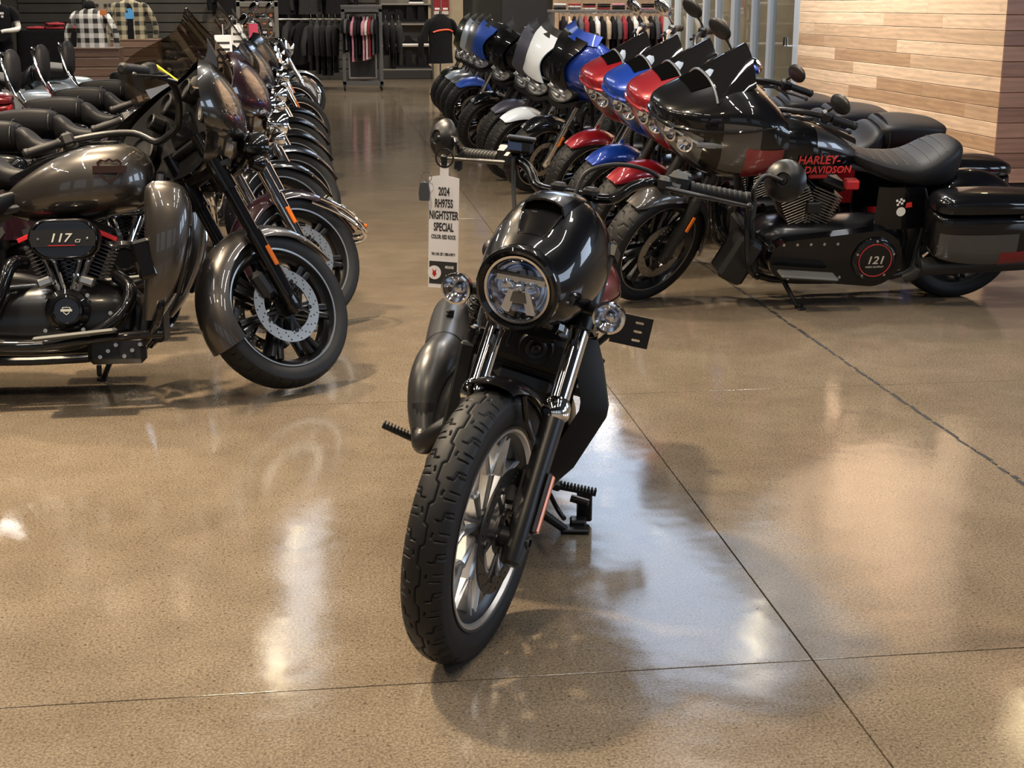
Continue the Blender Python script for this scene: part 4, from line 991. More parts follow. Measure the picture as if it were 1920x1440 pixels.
        def pan():
            rows = []
            for i in range(15):
                t = i / 14; z = .965 + (1.325 - .965) * t; hw = .140 - .050 * math.sin(math.pi * min(1, t * 1.15)) ** 1 + .0 * t
                row = []
                for j in range(11):
                    y_ = hw * (-1 + 2 * j / 10); sy = max(abs(y_) / .39, abs(z - 1.04) / (.295 if z > 1.04 else .255)); row.append(V((-.052 - .16 * sy ** 2.3 - .20 * (y_ / .4) ** 2, y_, z)))
                rows.append(row)
            return sheet(rows, .014)
        part('fairing_panel', 'bwnp', pan, panel or paint, fa, ang=45)
        hl = P('headlight', 'nwh', lambda: MB().rings([[V((-.085 + dx - .13 * (yy * k / .2) ** 2, yy * k, .885 + (zz - .885) * k)) for yy, zz in sym([(0, .955), (.09, .952), (.145, .925), (.150, .885), (.11, .835), (.05, .812), (0, .808)])] for k, dx in ((1.0, -.08), (1.06, .0), (1.02, .018), (.92, .012), (.90, -.02))], True, (False, False)), PLAST, S)
        part('lens', 'nwl', lambda: MB().rings([[V((-.062 - .13 * (yy * k / .2) ** 2 - .012 * k * k, yy * k, .885 + (zz - .885) * k)) for yy, zz in sym([(0, .952), (.09, .949), (.14, .923), (.145, .885), (.108, .838), (.05, .815), (0, .811)])] for k in (.03, .4, .75, .95)], True, (True, False)), LENS, hl)
        part('reflector', 'nwr', lambda: MB().rings([[V((-.085 - .13 * (yy * k / .2) ** 2 - .04 * (1 - k), yy * k, .885 + (zz - .885) * k)) for yy, zz in sym([(0, .952), (.09, .949), (.14, .923), (.145, .885), (.108, .838), (.05, .815), (0, .811)])] for k in (.03, .35, .36, .7, .95)], True, (True, False)).box((-.09, 0, .885), (.02, .22, .012), .003).ell((-.09, .06, .905), (.02, .03, .02), 12, 8).ell((-.09, -.06, .905), (.02, .03, .02), 12, 8).ell((-.09, 0, .855), (.02, .04, .016), 12, 8), REFM, hl)
        P('fairing_chin', 'nwc', lambda: MB().rings([[V((-.07 + dx - .16 * (y_ / .22) ** 2, y_, z_)) for y_, z_ in ((-.19, .86), (-.15, .80), (-.08, .765), (0, .755), (.08, .765), (.15, .80), (.19, .86), (.155, .845), (.10, .81), (0, .795), (-.10, .81), (-.155, .845))] for dx in (.01, -.06, -.13)], True), PLAST, S)
        P('windshield', 'nwsc', lambda: screen_sheet(1.31, 1.375, -.165, -.245, .20, .17, .10, 6, 17, .004, .10), scol or PLAST, S)
    elif shell == 'shark':
        ring = CACHE.setdefault('shark_rings', body_rings(SHARK, 44, 5))
        fa = P('fairing', 'shk', lambda: MB().rings(ring), paint, None, ang=40)
        fa['rings'] = 0
        # hood scoop, head lamps, lower lip
        P('fairing_vent_shade', 'shv', lambda: patch(ring, 17, 22, 8, 14, .003), VENT_SHADE)  # dark patch painted as a shaded opening, no hole behind it
        P('fairing_vent_rim', 'shvr', lambda: MB().tube([ring[22][j] + V((0, 0, .006)) for j in range(7, 16)], .006, 8), BLACK)
        for s in (1, -1):
            j0, j1 = (38, 43) if s > 0 else (23, 28)
            hl = P('headlight', 'shh%d' % s, lambda: patch(ring, 9, 19, j0, j1, .003), pm('lamp_housing', (.16, .165, .17), .3, .7))
            for i_, jj in ((11, 41 if s > 0 else 25), (15, 41 if s > 0 else 25)):
                pc = ring[i_][jj]; nv = V((1, .55 * s if i_ == 11 else 1.3 * s, -.12))
                part('projector', 'shp%d%d' % (s, i_), lambda: MB().lathe([(0, .0), (.034, .004), (.044, .018), (.036, .020), (.014, .008), (0, .014)], pc, nv, 20), REFL, hl)
            part('light_strip', 'shz%d' % s, lambda: MB().tube([ring[q_][j1 - 1 if s > 0 else j0 + 1] + V((.004, .006 * s, 0)) for q_ in range(9, 19)], .006, 8), REFM, hl)
            part('lens', 'shl%d' % s, lambda: patch(ring, 9, 19, j0, j1, .022), LENS, hl)
            P('turn_signal', 'shts%d' % s, lambda: MB().box((-.19, .318 * s, .93), (.17, .022, .028), .008, M.Rotation(R_(-10 * s), 3, 'Z')), pm('grey_signal', (.10, .11, .13), .15, 0, 1))
        P('fairing_lip', 'shlip', lambda: MB().tube([(.055, 0, 1.015), (.02, .17, 1.00), (-.07, .265, .995), (-.20, .338, 1.00), (-.33, .372, 1.01), (-.47, .378, 1.03)], [.010, .012, .011, .009, .007, .005], 10, sm=5).tube([(.055, 0, 1.015), (.02, -.17, 1.00), (-.07, -.265, .995), (-.20, -.338, 1.00), (-.33, -.372, 1.01), (-.47, -.378, 1.03)], [.010, .012, .011, .009, .007, .005], 10, sm=5), paint)
        P('windshield', 'shw', lambda: sheet([[ring[22][j] + V((-.19 * t + .02 * math.sin(math.pi * t), -ring[22][j].y * .16 * t, .004 + .150 * t - .012 * abs(j - 11) * t)) for j in range(4, 19)] for t in (0, .15, .3, .5, .7, .85, 1)], .005), screen or pm('dark_screen', (.006, .006, .007), .05, 0, 1, 0, .5), None, ang=60)
        P('windshield_trim', 'shwt', lambda: MB().tube([ring[22][j] + V((.004, 0, .006)) for j in range(4, 19)], .006, 8), pm('trim_grey', (.25, .26, .28), .25, .6))
    else:
        hl = P('headlight', 'rkh', lambda: MB().lathe([(0, -.10), (.06, -.09), (.095, -.05), (.103, 0), (.100, .018), (.088, .020), (.086, .010)], (-.14, 0, .96), (1, 0, -.05), 36), spots or CHROME, S)
        part('lens', 'rkl', lambda: MB().lathe([(0, .028), (.05, .022), (.088, .010)], (-.14, 0, .96), (1, 0, -.05), 32), LENS, hl)
        part('reflector', 'rkr', lambda: MB().lathe([(0, -.04), (.05, -.03), (.086, .008)], (-.14, 0, .96), (1, 0, -.05), 32), REFL, hl)
        P('headlight_nacelle', 'rkn', lambda: zloft([(.86, -.24, 0, .06, .13), (.93, -.25, 0, .08, .14), (1.02, -.28, 0, .09, .135), (1.06, -.31, 0, .06, .10)]), spots or CHROME, S)
        if screen: P('windshield', 'rks', lambda: screen_sheet(.98, 1.48, -.20, -.40, .28, .24, .12), screen, S, ang=60)
    # tank, seat, tail
    tr = CACHE.setdefault('tank_rings', body_rings(TANK, 36, 5))
    tk = P('fuel_tank', 'ttk', lambda: MB().rings(tr), paint)
    part('tank_console', 'tcon', lambda: MB().rings([[V((x_, q * w_, z_ + .008 - .010 * q * q)) for q in (-1, -.5, 0, .5, 1)] + [V((x_, q * w_, z_ - .02)) for q in (1, 0, -1)] for x_, w_, z_ in ((-.50, .03, .955), (-.56, .045, .984), (-.70, .052, .977), (-.85, .045, .932), (-1.0, .03, .862))], True), BLACK, tk)
    part('fuel_cap', 'tcap', lambda: MB().lathe([(.036, 0), (.036, .010), (.028, .014), (0, .016)], (-.62, .0, .985), (-.05, 0, 1), 24), CHROME if fork is CHROME else SATIN, tk)
    if seat == 'solo':
        st = P('seat', 'ss', lambda: body(seat_solo(), 32, 5), SEATM)
        def seams():
            b = MB(); rg = body_rings(seat_solo(), 32, 5)
            for i in range(7, 22, 2): b.tube([rg[i][j] + V((0, 0, .001)) for j in range(4, 13)], .0022, 5)
            return b
        part('seat_stitching', 'ssst', seams, pm('seat_panel', (.035, .036, .04), .6), st)
    else:
        P('seat', 'st', lambda: body(seat_two(), 32, 5), SEATM); P('passenger_seat', 'sp', lambda: body(seat_pass(), 32, 5), SEATM)
        P('seat_strap', 'sstr', lambda: MB().tube([V((-1.44, .175 * math.cos(a), .79 + .105 * math.sin(a))) for a in [R_(d_) for d_ in range(-20, 201, 20)]], .012, 6, flat=.35), SATIN)
    if backrest:
        P('backrest', 'brk', lambda: body([(-1.925, 1.08, .07, .09, .10, 3), (-1.91, 1.08, .13, .13, .14, 3), (-1.87, 1.08, .135, .14, .145, 3), (-1.845, 1.08, .10, .11, .11, 3)], 28, 3), SEATM)
        P('sissy_bar', 'sis', lambda: MB().tube([(-1.72, .14, .74), (-1.86, .14, .92), (-1.93, .13, 1.14), (-1.94, .08, 1.19), (-1.94, -.08, 1.19), (-1.93, -.13, 1.14), (-1.86, -.14, .92), (-1.72, -.14, .74)], .010, 10, sm=4), CHROME)
    if tourpak:
        tp = P('top_case', 'tpk', lambda: body([(-1.78, .98, .22, .09, .10, 4), (-1.82, .98, .28, .10, .11, 4), (-2.10, .98, .29, .10, .11, 4), (-2.24, .98, .20, .08, .09, 4)], 28, 3), paint)
        part('case_lid', 'tpl', lambda: body([(-1.78, 1.09, .20, .05, .01, 3.5), (-1.83, 1.09, .275, .10, .01, 3.5), (-2.10, 1.09, .285, .10, .01, 3.5), (-2.24, 1.09, .19, .05, .01, 3.5)], 28, 3), paint, tp)
        P('backrest', 'tpb', lambda: body([(-1.79, 1.10, .16, .08, .16, 3), (-1.76, 1.10, .25, .12, .20, 3), (-1.72, 1.09, .22, .09, .17, 3)], 24, 3), SEATM)
    P('rear_fender', 'rfe', lambda: fend2(.375, .115, 170, 28, 28, .11, .003, .05), paint, RW, ang=50)
    P('rear_tire', 'trr', lambda: tyre(RR, .229, .17, 200, 18, 'plain'), RUBBER, RW, ang=50)
    rm2 = P('rear_rim', 'trr2', lambda: rim_ring(.229, .17, 56), rimm, RW); part('spoke', 'trs', lambda: n_spokes(7, .036, .202, .032, .022, .045, .085), rimm, rm2)
    P('tail_light', 'tl', lambda: MB().box((-2.02, 0, .60), (.03, .13, .05), .012), REDREF)
    for s in (1, -1):
        if bags:
            bg_ = P('saddlebag', 'bgl%d' % s, lambda: body(BAG_LOW, 28, 4).xf(M.Translation((0, .300 * s, 0))), paint)
            part('bag_lid', 'bgd%d' % s, lambda: body(BAG_LID, 28, 4).xf(M.Translation((0, .300 * s, 0))), paint, bg_)
            part('latch', 'bgk%d' % s, lambda: MB().box((-1.80, .412 * s, .575), (.11, .012, .018), .004), SATIN, bg_)
        P('side_cover', 'scv%d' % s, lambda: sheet([[V((x_, (.165 + b_) * s, z_)) for x_, b_ in ((-1.10 - (1 - t) * .0, 0), (-1.16, .014), (-1.26, .012), (-1.34 - t * .03, -.005))] for t, z_ in ((0, .66), (.4, .60), (.7, .52), (1, .44))], .012), paint)
        P('exhaust_muffler', 'exm%d' % s, lambda: MB().tube([(-1.12 if s < 0 else -1.27, .24 * s, .235 if s < 0 else .20), (-1.22 if s < 0 else -1.31, .265 * s, .258 if s < 0 else .23), (-1.34, .275 * s, .272), (-1.38, .275 * s, .275), (-2.02, .285 * s, .300), (-2.06, .285 * s, .302)], [.026, .030, .032, .047, .047, .040], 20, sm=3), pm('dark_exhaust', (.02, .02, .021), .35, .3) if rimm is ENGB else CHROME)
        P('floorboard', 'flb%d' % s, lambda: MB().box((-.73, .315 * s, .255), (.30, .095, .018), .008, M.Rotation(R_(-5), 3, 'Y')), pm('board_pad', (.06, .062, .06), .6))
    # engine
    P('engine_case', 'eng', lambda: body([(-.52, .31, .09, .09, .09, 3), (-.60, .31, .135, .14, .13, 3), (-.80, .31, .150, .15, .14, 3), (-1.00, .31, .150, .14, .14, 3), (-1.22, .32, .14, .13, .13, 3), (-1.32, .33, .08, .08, .08, 3)], 26, 3), ENGB)
    for tl, kx in ((22.5, 'f'), (-22.5, 'r')):
        CM = M.Translation((-.78, 0, .395)) @ M.Rotation(R_(tl), 4, 'Y') @ M.Translation((0, 0, .045))
        cy = P('cylinder', 'cyl' + kx, lambda: MB().box((0, 0, .10), (.135, .155, .21), .03).xf(CM), ENGB)
        part('cooling_fins', 'cfn' + kx, lambda: fins().xf(CM), FINB if shell == 'shark' else FINC, cy)
        part('rocker_cover', 'rkc' + kx, lambda: MB().box((0, 0, .236), (.165, .19, .055), .022).xf(CM), ENGB, cy)
    P('primary_cover', 'prm', lambda: MB().prism([(-.66 + .105 * math.cos(R_(a)), .30 + .105 * math.sin(R_(a))) for a in range(-90, 91, 15)] + [(-1.10 + .15 * math.cos(R_(a)), .30 + .15 * math.sin(R_(a))) for a in range(90, 271, 12)], (0, .185, 0), (1, 0, 0), (0, 0, 1), .075), BLACK)
    db = P('derby_cover', 'drb', lambda: MB().lathe([(.118, 0), (.116, .012), (.108, .018), (.088, .019), (.085, .024), (0, .025)], (-1.10, .222, .30), (0, 1, 0), 40), BLACK)
    P('pushrod_tube', 'psh', lambda: MB().tube([(-.745, -.125, .42), (-.66, -.115, .63)], .012, 10).tube([(-.765, -.13, .42), (-.705, -.12, .63)], .012, 10).tube([(-.815, -.125, .42), (-.90, -.115, .63)], .012, 10).tube([(-.795, -.13, .42), (-.855, -.12, .63)], .012, 10), CHROME if shell == 'batwing' else SATIN)
    P('timing_cover', 'tmc', lambda: MB().lathe([(.085, -.03), (.082, .01), (.064, .018), (.058, .028), (.050, .030), (.047, .024), (0, .025)], (-.78, -.165, .345), (0, -1, 0), 32), BLACK)
    P('exhaust_header', 'exh', lambda: MB().tube([(-.60, -.10, .47), (-.545, -.16, .42), (-.58, -.195, .32), (-.74, -.21, .225), (-1.0, -.215, .215), (-1.16, -.235, .24)], .026, 14, sm=5).tube([(-.94, -.10, .53), (-.985, -.16, .52), (-1.02, -.19, .42), (-1.07, -.20, .32), (-1.12, -.22, .26)], .027, 14, sm=5), BLACK if rimm is ENGB else CHROME)
    P('air_cleaner', 'air', lambda: MB().rings([[V((-.775 + (x_ * k), -.150 - d_, .615 + z_ * k)) for x_, z_ in [(.055 * (1 if math.cos(R_(a)) > 0 else -1) + .078 * math.cos(R_(a)), .078 * math.sin(R_(a))) for a in range(0, 360, 10)]] for k, d_ in ((.80, -.05), (.86, 0), (1.0, .01), (1.0, .055), (.95, .065), (.90, .068), (.86, .060))], True, (True, True)), BLACK)
    P('frame', 'frm', lambda: MB().tube([(-.42, .09, .86), (-.45, .12, .62), (-.50, .14, .30), (-.60, .14, .17), (-1.25, .14, .17), (-1.36, .12, .30), (-1.36, .11, .62), (-1.10, .08, .72), (-.5, .05, .80)], .017, 10, sm=4).mir(), SATIN)
    P('engine_guard', 'egd', lambda: MB().tube([(-.47, .06, .72), (-.42, .20, .66), (-.40, .29, .50), (-.43, .29, .30), (-.52, .16, .19)], .015, 10, sm=4).mir(), CHROME if (fork is CHROME and shell in ('batwing', 'none')) else BLACK)
    ra = P('oil_cooler', 'oilc', lambda: MB().box((-.455, 0, .33), (.05, .23, .24), .012), MATTE)
    if lowers:
        for s in (1, -1):
            lo_ = P('fairing_lower', 'flw%d' % s, lambda: zloft([(.30, -.46, .225 * s, .03, .05), (.40, -.42, .255 * s, .06, .075), (.55, -.385, .28 * s, .082, .085), (.70, -.375, .28 * s, .088, .085), (.79, -.385, .265 * s, .075, .075), (.82, -.395, .26 * s, .04, .05)], 24, 4), paint)
            part('vent', 'flv%d' % s, lambda: zloft([(.40, -.352, .275 * s, .012, .030), (.55, -.312, .305 * s, .014, .030), (.64, -.300, .300 * s, .012, .028), (.68, -.31, .298 * s, .01, .02)], 14, 3), BLACK, lo_)
            part('glovebox_door', 'flg%d' % s, lambda: MB().box((-.462, .338 * s, .53), (.075, .035, .15), .012, M.Rotation(R_(-14), 3, 'Y')), BLACK, lo_)
    tn = math.tan(ln)
    js = P('side_stand', 'jst%d' % lean, lambda: MB().tube([(-.66, .15, .17), (-.72, .24, .24 * tn + .014)], [.013, .011], 10), SATIN)
    part('stand_foot', 'jsf%d' % lean, lambda: MB().box((-.73, .265, .265 * tn + .006), (.04, .07, .010), .003, M.Rotation(ln, 3, 'X')).box((-.74, .255, .255 * tn + .04), (.02, .016, .05), .005), SATIN, js)
    return dict(r=r, S=S, W=W, fa=fa if shell in ('batwing', 'new', 'shark') else None, tk=tk, db=db, P=P)
# ------------------------------------------------------------------ right-hand row, facing the aisle
PI = math.pi
def right(y, lab, **k): return moto(1.60 + k.pop('dx', 0), y, PI + k.pop('dyaw', 0), lab, **k)
b12 = right(7.10, 'black touring motorcycle with red and grey panels, solo seat and shark-nose fairing', dx=.03, paint=BLACK, shell='shark', fork=SATIN, lower=SATIN, fender=GUN, seat='solo')
right(8.10, 'red touring motorcycle next behind the black one with red panels', dx=.12, paint=RED, shell='shark', fork=SATIN, lower=SATIN, tall=True)
right(9.05, 'blue touring motorcycle with shark-nose fairing between two red ones', dx=.17, paint=BLUE, shell='shark', fork=CHROME, tall=True, bars=CHROME)
right(10.15, 'red touring motorcycle with chrome mirrors, second red one from the front', dx=.22, paint=RED, shell='shark', fork=CHROME, tall=True, bars=CHROME)
right(11.55, 'black touring motorcycle with glossy blue fairing wings beside the red one', dx=.10, paint=BLACK, shell='new', wing=BLUE, panel=BLACK, scol=BLUE)
right(12.45, 'white touring motorcycle with white fairing panel and fender', dx=.04, paint=WHITE, shell='new', fork=SATIN)
right(13.50, 'matte violet-grey touring motorcycle behind the white one', dx=.08, paint=PURP, shell='new', fork=SATIN)
right(14.80, 'glossy all-black touring motorcycle in the middle of the right-hand row', dx=.02, paint=BLACK, shell='new', fork=SATIN)
right(17.70, 'matte bright-blue touring motorcycle far back in the right-hand row', dx=.13, paint=BLUEM, shell='new')
right(18.70, 'grey touring motorcycle behind the matte blue one', dx=.15, paint=SILVG, shell='new')
right(19.70, 'pale silver-blue touring motorcycle, second from the far end of its row', dx=.17, paint=WHITEB, shell='new')
right(20.75, 'dark green touring motorcycle at the far end of the right-hand row', dx=.18, paint=GREEN, shell='new')
# ---- extras of the nearest one
SR = CACHE['shark_rings']; TR = CACHE['tank_rings']
part('panel_graphic', None, lambda: patch(SR, 23, 31, 39, 45, .0022), GREYP, b12['fa']); part('panel_graphic', None, lambda: patch(SR, 28, 38, 38, 43, .0036), REDD, b12['fa'])
part('panel_graphic', None, lambda: patch(TR, 17, 27, 1, 6, .002), GREYP, b12['tk']); part('panel_graphic', None, lambda: patch(TR, 20, 27, 30, 34, .002), RED, b12['tk'])
LX, LU = (-1, 0, 0), (0, 0, 1)
REDTX = pm('red_print', (.55, .03, .03), .4)
text('lettering', 'HARLEY-', .058, frame((-.765, .181, .808), LX, LU), REDTX, b12['tk'], .0015, .95, .15)
text('lettering', 'DAVIDSON', .050, frame((-.815, .177, .757), LX, LU), REDTX, b12['tk'], .0015, .95, .15)
part('cover_ring', None, lambda: MB().lathe([(.083, .0245), (.087, .0255), (.087, .021)], (-1.10, .222, .30), (0, 1, 0), 40), REDTX, b12['db'])
text('lettering', '121', .058, frame((-1.10, .2475, .300), LX, LU), SILVER_TXT, b12['db'], .001, 1.1, .2)
text('lettering', 'HIGH OUTPUT', .013, frame((-1.10, .2475, .265), LX, LU), SILVER_TXT, b12['db'], .001, 1.1)
for a in range(5):
    part('bolt', 'drbolt', lambda: MB().lathe([(0, .006), (.006, .005), (.007, 0)], (0, 0, 0), (0, 1, 0), 10), STEEL, b12['db'], M.Translation((-1.10 + .100 * math.cos(R_(90 + 72 * a)), .240, .30 + .100 * math.sin(R_(90 + 72 * a)))))
for i in range(9):
    part('bolt', 'pbolt', lambda: MB().lathe([(0, .006), (.007, .005), (.008, 0)], (0, 0, 0), (0, 1, 0), 10), STEEL, b12['r'], M.Translation(((-.62 - .07 * i) if i < 5 else (-.66 - .09 * (i - 5)), .2225, .385 if i < 5 else .205)))
def decal():
    b = MB()
    for i in range(4):
        for j in range(3):
            if (i + j) % 2 == 0: b.prism([(i * .011, j * .011), (i * .011 + .011, j * .011), (i * .011 + .011, j * .011 + .011), (i * .011, j * .011 + .011)], (-1.20, .182, .565), (-1, 0, .3), (.3, 0, 1), .001)
    b.lathe([(0, .001), (.024, .001), (.024, 0)], (-1.225, .182, .535), (0, 1, 0), 16)
    return b
part('sticker', None, decal, WHITEP, b12['r']); part('sticker', None, lambda: MB().prism([(0, 0), (.035, .004), (.03, .03), (.004, .026)], (-1.245, .182, .555), (-1, 0, 0), (0, 0, 1), .0012), REDTX, b12['r'])
bl = [c for c in b12['r'].children if c.name.startswith('saddlebag')][0]
BR = [[p + V((0, .30, 0)) for p in q] for q in body_rings(BAG_LOW, 28, 4)]
part('panel_graphic', None, lambda: patch(BR, 3, 10, 24, 28, .002), GREYP, bl); part('panel_graphic', None, lambda: patch(BR, 9, 15, 22, 27, .003), RED, bl)
part('reflector', None, lambda: MB().box((-1.93, .408, .60), (.06, .01, .022), .003), REDREF, bl)
part('spark_plug_cover', None, lambda: MB().box((-.80, .05, .705), (.10, .11, .035), .008), REDPL, b12['r']); part('spark_plug_cover', None, lambda: MB().box((-.98, .09, .655), (.075, .06, .05), .008), REDPL, b12['r'])
part('horn_cover', None, lambda: MB().box((-.785, .125, .545), (.075, .03, .06), .006), SATIN, b12['r'])
part('radiator', None, lambda: MB().box((-.415, .12, .29), (.15, .17, .24), .02, M.Rotation(R_(-28), 3, 'Y')), SATIN, b12['r'])
part('highway_peg', None, lambda: MB().tube([(-.50, .20, .42), (-.53, .30, .40)], .020, 14).lathe([(.012, .001), (.020, .003), (.020, 0)], (-.53, .302, .40), (0, 1, 0), 16), BLACK, b12['r'])
# ------------------------------------------------------------------ left-hand row, facing the aisle
def left(y, lab, **k):
    k.setdefault('fa0', 26); k.setdefault('refl', False)
    return moto(-.16 + k.pop('dx', 0), y, k.pop('dyaw', 0), lab, **k)
c1 = left(5.58, 'charcoal metallic touring motorcycle with smoked windshield, nearest in the left-hand row', dx=-.065, refl=True, lite=True, fa0=40, paint=GUN, shell='batwing', screen=SMOKE, fork=BLACK, lower=BLACK, fork_cover=BLACK, spots=BLACK, lowers=True, steer=39, fl=.9, wing=pm('dark_bronze', (.016, .014, .012), .32, .5, 1.0, .02))
c2 = left(6.72, 'burgundy touring motorcycle with chrome fender rail behind the charcoal one', paint=BURG, shell='batwing', screen=CLEAR, fork=CHROME, spots=CHROME, tourpak=False, backrest=False, rimm=ENGB, refl=True, bars=CHROME)
c3 = left(8.05, 'black touring motorcycle with white-edged fender, third in the left-hand row', dx=-.10, paint=BLACK, shell='batwing', fork=CHROME, spots=CHROME)
left(8.95, 'navy-black touring motorcycle with chrome fender lip in the left-hand row', dx=-.06, paint=NAVY, shell='batwing', fork=CHROME, spots=CHROME)
left(10.1, 'black touring motorcycle with tall clear windshield, fifth in the left-hand row', dx=-.08, paint=BLACK, shell='none', screen=CLEAR, fork=CHROME, spots=CHROME, backrest=True)
left(11.3, 'black bagger motorcycle with dark batwing fairing, sixth in the left-hand row', dx=-.10, paint=BLACK, shell='batwing', fork=CHROME, spots=CHROME, backrest=True)
left(12.45, 'black bagger motorcycle with backrest, seventh in the left-hand row', dx=-.10, paint=BLACK, shell='none', fork=CHROME, spots=CHROME, backrest=True)
left(14.4, 'black cruiser motorcycle with amber fork reflector and bare front wheel', dx=-.10, refl=True, fa0=80, paint=BLACK, shell='none', fork=CHROME, rimm=ENGB, bars=CHROME, bags=False, tall=True)
left(17.0, 'black cruiser motorcycle in front of the chrome-wheeled one', dx=-.20, refl=True, fa0=80, paint=BLACK, shell='none', fork=CHROME, rimm=ENGB, bags=False, tall=True)
left(19.6, 'chrome wire-wheeled cruiser motorcycle at the far end of the left-hand row', dx=-.14, paint=SILVG, shell='none', fork=CHROME, wire=True, rimm=CHROME, bars=CHROME, bags=False, tall=True)
# a second row further left, backs to the first
moto(-4.75, 11.2, PI, 'red touring motorcycle in the second row behind the backrests', paint=RED, shell='none', fork=CHROME, spots=CHROME, rimm=STEEL, bags=True)
moto(-4.85, 13.6, PI, 'dark red motorcycle with chrome engine further back on the left', paint=REDD, shell='none', fork=CHROME, spots=CHROME, rimm=CHROME)
moto(-4.55, 16.4, PI, 'white and silver motorcycle beside the wooden display crates', paint=WHITEB, shell='none', fork=CHROME, rimm=CHROME, bags=True)
# ---- extras of the charcoal one (right side faces the camera)
RX_, RU_ = (1, 0, 0), (0, 0, 1)
part('tank_badge', None, lambda: logo((-.60, -.170, .875), RX_, RU_, .095, .006), pm('dark_badge', (.03, .014, .012), .3, .5), c1['tk'])
ac = [c for c in c1['r'].children if c.name.startswith('air_cleaner')][0]
part('cover_plate', None, lambda: MB().prism([(-.115, -.030), (.115, -.030), (.122, 0), (.115, .034), (-.115, .034), (-.122, 0)], (-.775, -.222, .615), RX_, RU_, .010), SATIN, ac)
text('lettering', '117', .046, frame((-.787, -.2285, .617), RX_, RU_), SILVER_TXT, ac, .001, 1.15, .25); text('lettering', 'CI', .018, frame((-.722, -.2285, .606), RX_, RU_), SILVER_TXT, ac, .001, 1.2, .25)
part('red_line', None, lambda: MB().box((-.78, -.2280, .590), (.10, .001, .0025)), REDPL, ac)
for xx in (-.865, -.685): part('screw', 'acs', lambda: MB().lathe([(0, .004), (.004, .003), (.005, 0)], (0, 0, 0), (0, -1, 0), 10), STEEL, ac, M.Translation((xx, -.227, .615)))
tc_ = [c for c in c1['r'].children if c.name.startswith('timing_cover')][0]
part('cover_badge', None, lambda: logo((-.78, -.1905, .345), RX_, RU_, .032, .002), SILVER_TXT, tc_)
for cx_, a_ in ((-.655, -24), (-.905, 24)):
    part('rocker_stripe', None, lambda: MB().box((cx_, -.099, .640), (.135, .008, .018), .002, M.Rotation(R_(-a_), 3, 'Y')), REDPL, c1['r'])
for q in ((-.86, -.185, .40), (-.70, -.185, .40), (-.72, -.19, .27), (-.86, -.19, .27), (-.62, -.17, .33)):
    part('bolt', 'cbolt', lambda: MB().lathe([(0, .008), (.008, .007), (.009, 0)], (0, 0, 0), (0, -1, 0), 10), STEEL, c1['r'], M.Translation(q))
for q in ((-.70, -.175, .455), (-.855, -.175, .455)):
    part('lifter_block', 'liftb', lambda: MB().box((0, 0, 0), (.06, .05, .035), .008), STEEL, c1['r'], M.Translation(q) @ M.Rotation(R_(20 if q[0] > -.8 else -20), 4, 'Y'))
part('guard_bar', None, lambda: MB().tube([(-.42, -.24, .25), (-.60, -.27, .24), (-.86, -.24, .215)], .017, 12, sm=4), BLACK, c1['r'])
part('side_pod', None, lambda: MB().box((-.60, -.17, .19), (.22, .06, .11), .02), SATIN, c1['r'])
for i in range(6): part('bolt', 'cbolt', None, STEEL, c1['r'], M.Translation((-.66 + .03 * i, -.203, .165 + .022 * (i % 3))))
part('seat_flap', None, lambda: sheet([[V((-1.02 - t * .16 - q * .03, -.178 - .012 * math.sin(q * 3), .70 - t * .20 + q * .06)) for q in (-1, -.5, 0, .5, 1)] for t in (0, .33, .66, 1)], .012), MATTE, c1['r'])
part('fairing_badge', None, lambda: MB().lathe([(0, .006), (.026, .005), (.03, 0)], (-.43, -.30, 1.10), (-.6, -.8, .2), 24), CHROME, c1['r'], c1['S'])
part('key_tag', None, lambda: MB().box((-.50, -.20, 1.165), (.10, .012, .012), .003, M.Rotation(R_(30), 3, 'Y')), pm('yellow_tie', (.8, .75, .05), .5), c1['r'], c1['S'])
vt = [('vent_panel', -.27, .10), ('vent_panel', 0, .10), ('vent_panel', .27, .10)]
for i, q0 in enumerate((-.85, -.28, .28)):
    part('windshield_pocket', None, lambda: sheet([[V((-.215 - t * .035 - .13 * (q0 + q) ** 2, .30 * (q0 + q), 1.245 + .07 * t)) for q in (0, .14, .28, .42, .56)] for t in (0, .5, 1)], .006), pm('pocket_grey', (.13, .15, .20), .5), c1['r'], c1['S'])
# chrome rail and script on the burgundy fender
part('fender_rail', None, lambda: MB().tube([(.10, -.096, .29), (.22, -.098, .245), (.335, -.075, .17), (.37, 0, .15), (.335, .075, .17), (.22, .098, .245), (.10, .096, .29)], .010, 10, sm=5).tube([(.05, -.10, .265), (.20, -.102, .215), (.33, -.08, .145), (.365, 0, .125), (.33, .08, .145), (.20, .102, .215), (.05, .10, .265)], .008, 10, sm=5), CHROME, c2['r'], c2['W'])
part('fender_marker', None, lambda: MB().box((.34, -.055, .175), (.04, .05, .022), .006), AMBER, c2['r'], c2['W'])
text('script', 'Ultra Classic', .032, c2['W'] @ frame((.205, -.0885, .265), (.88, 0, -.45), (.45, 0, .88)), SILVER_TXT, c2['r'], .001, 1.1, .35)
# paper price tags on the parked motorcycles
def ptag(x, y, z, yaw, col, lab, ln_=True, h=.20, w_=.07):
    t_ = root('price_tag', (x, y, z), (0, 0, yaw), lab, 'tag')
    part('card', None, lambda: MB().box((0, 0, h / 2), (w_, .003, h), .001), col, t_)
    if ln_:
        for k in range(5): part('printed_line', None, lambda: MB().box((0, -.002, h * (.82 - .15 * k)), (w_ * .7, .001, h * .05)), INK, t_)
    part('string', None, lambda: MB().tube([(0, 0, h), (0, .005, h + .05)], .0015, 5), PAPER, t_)
PINK = pm('pink_tag', (.8, .10, .20), .5)
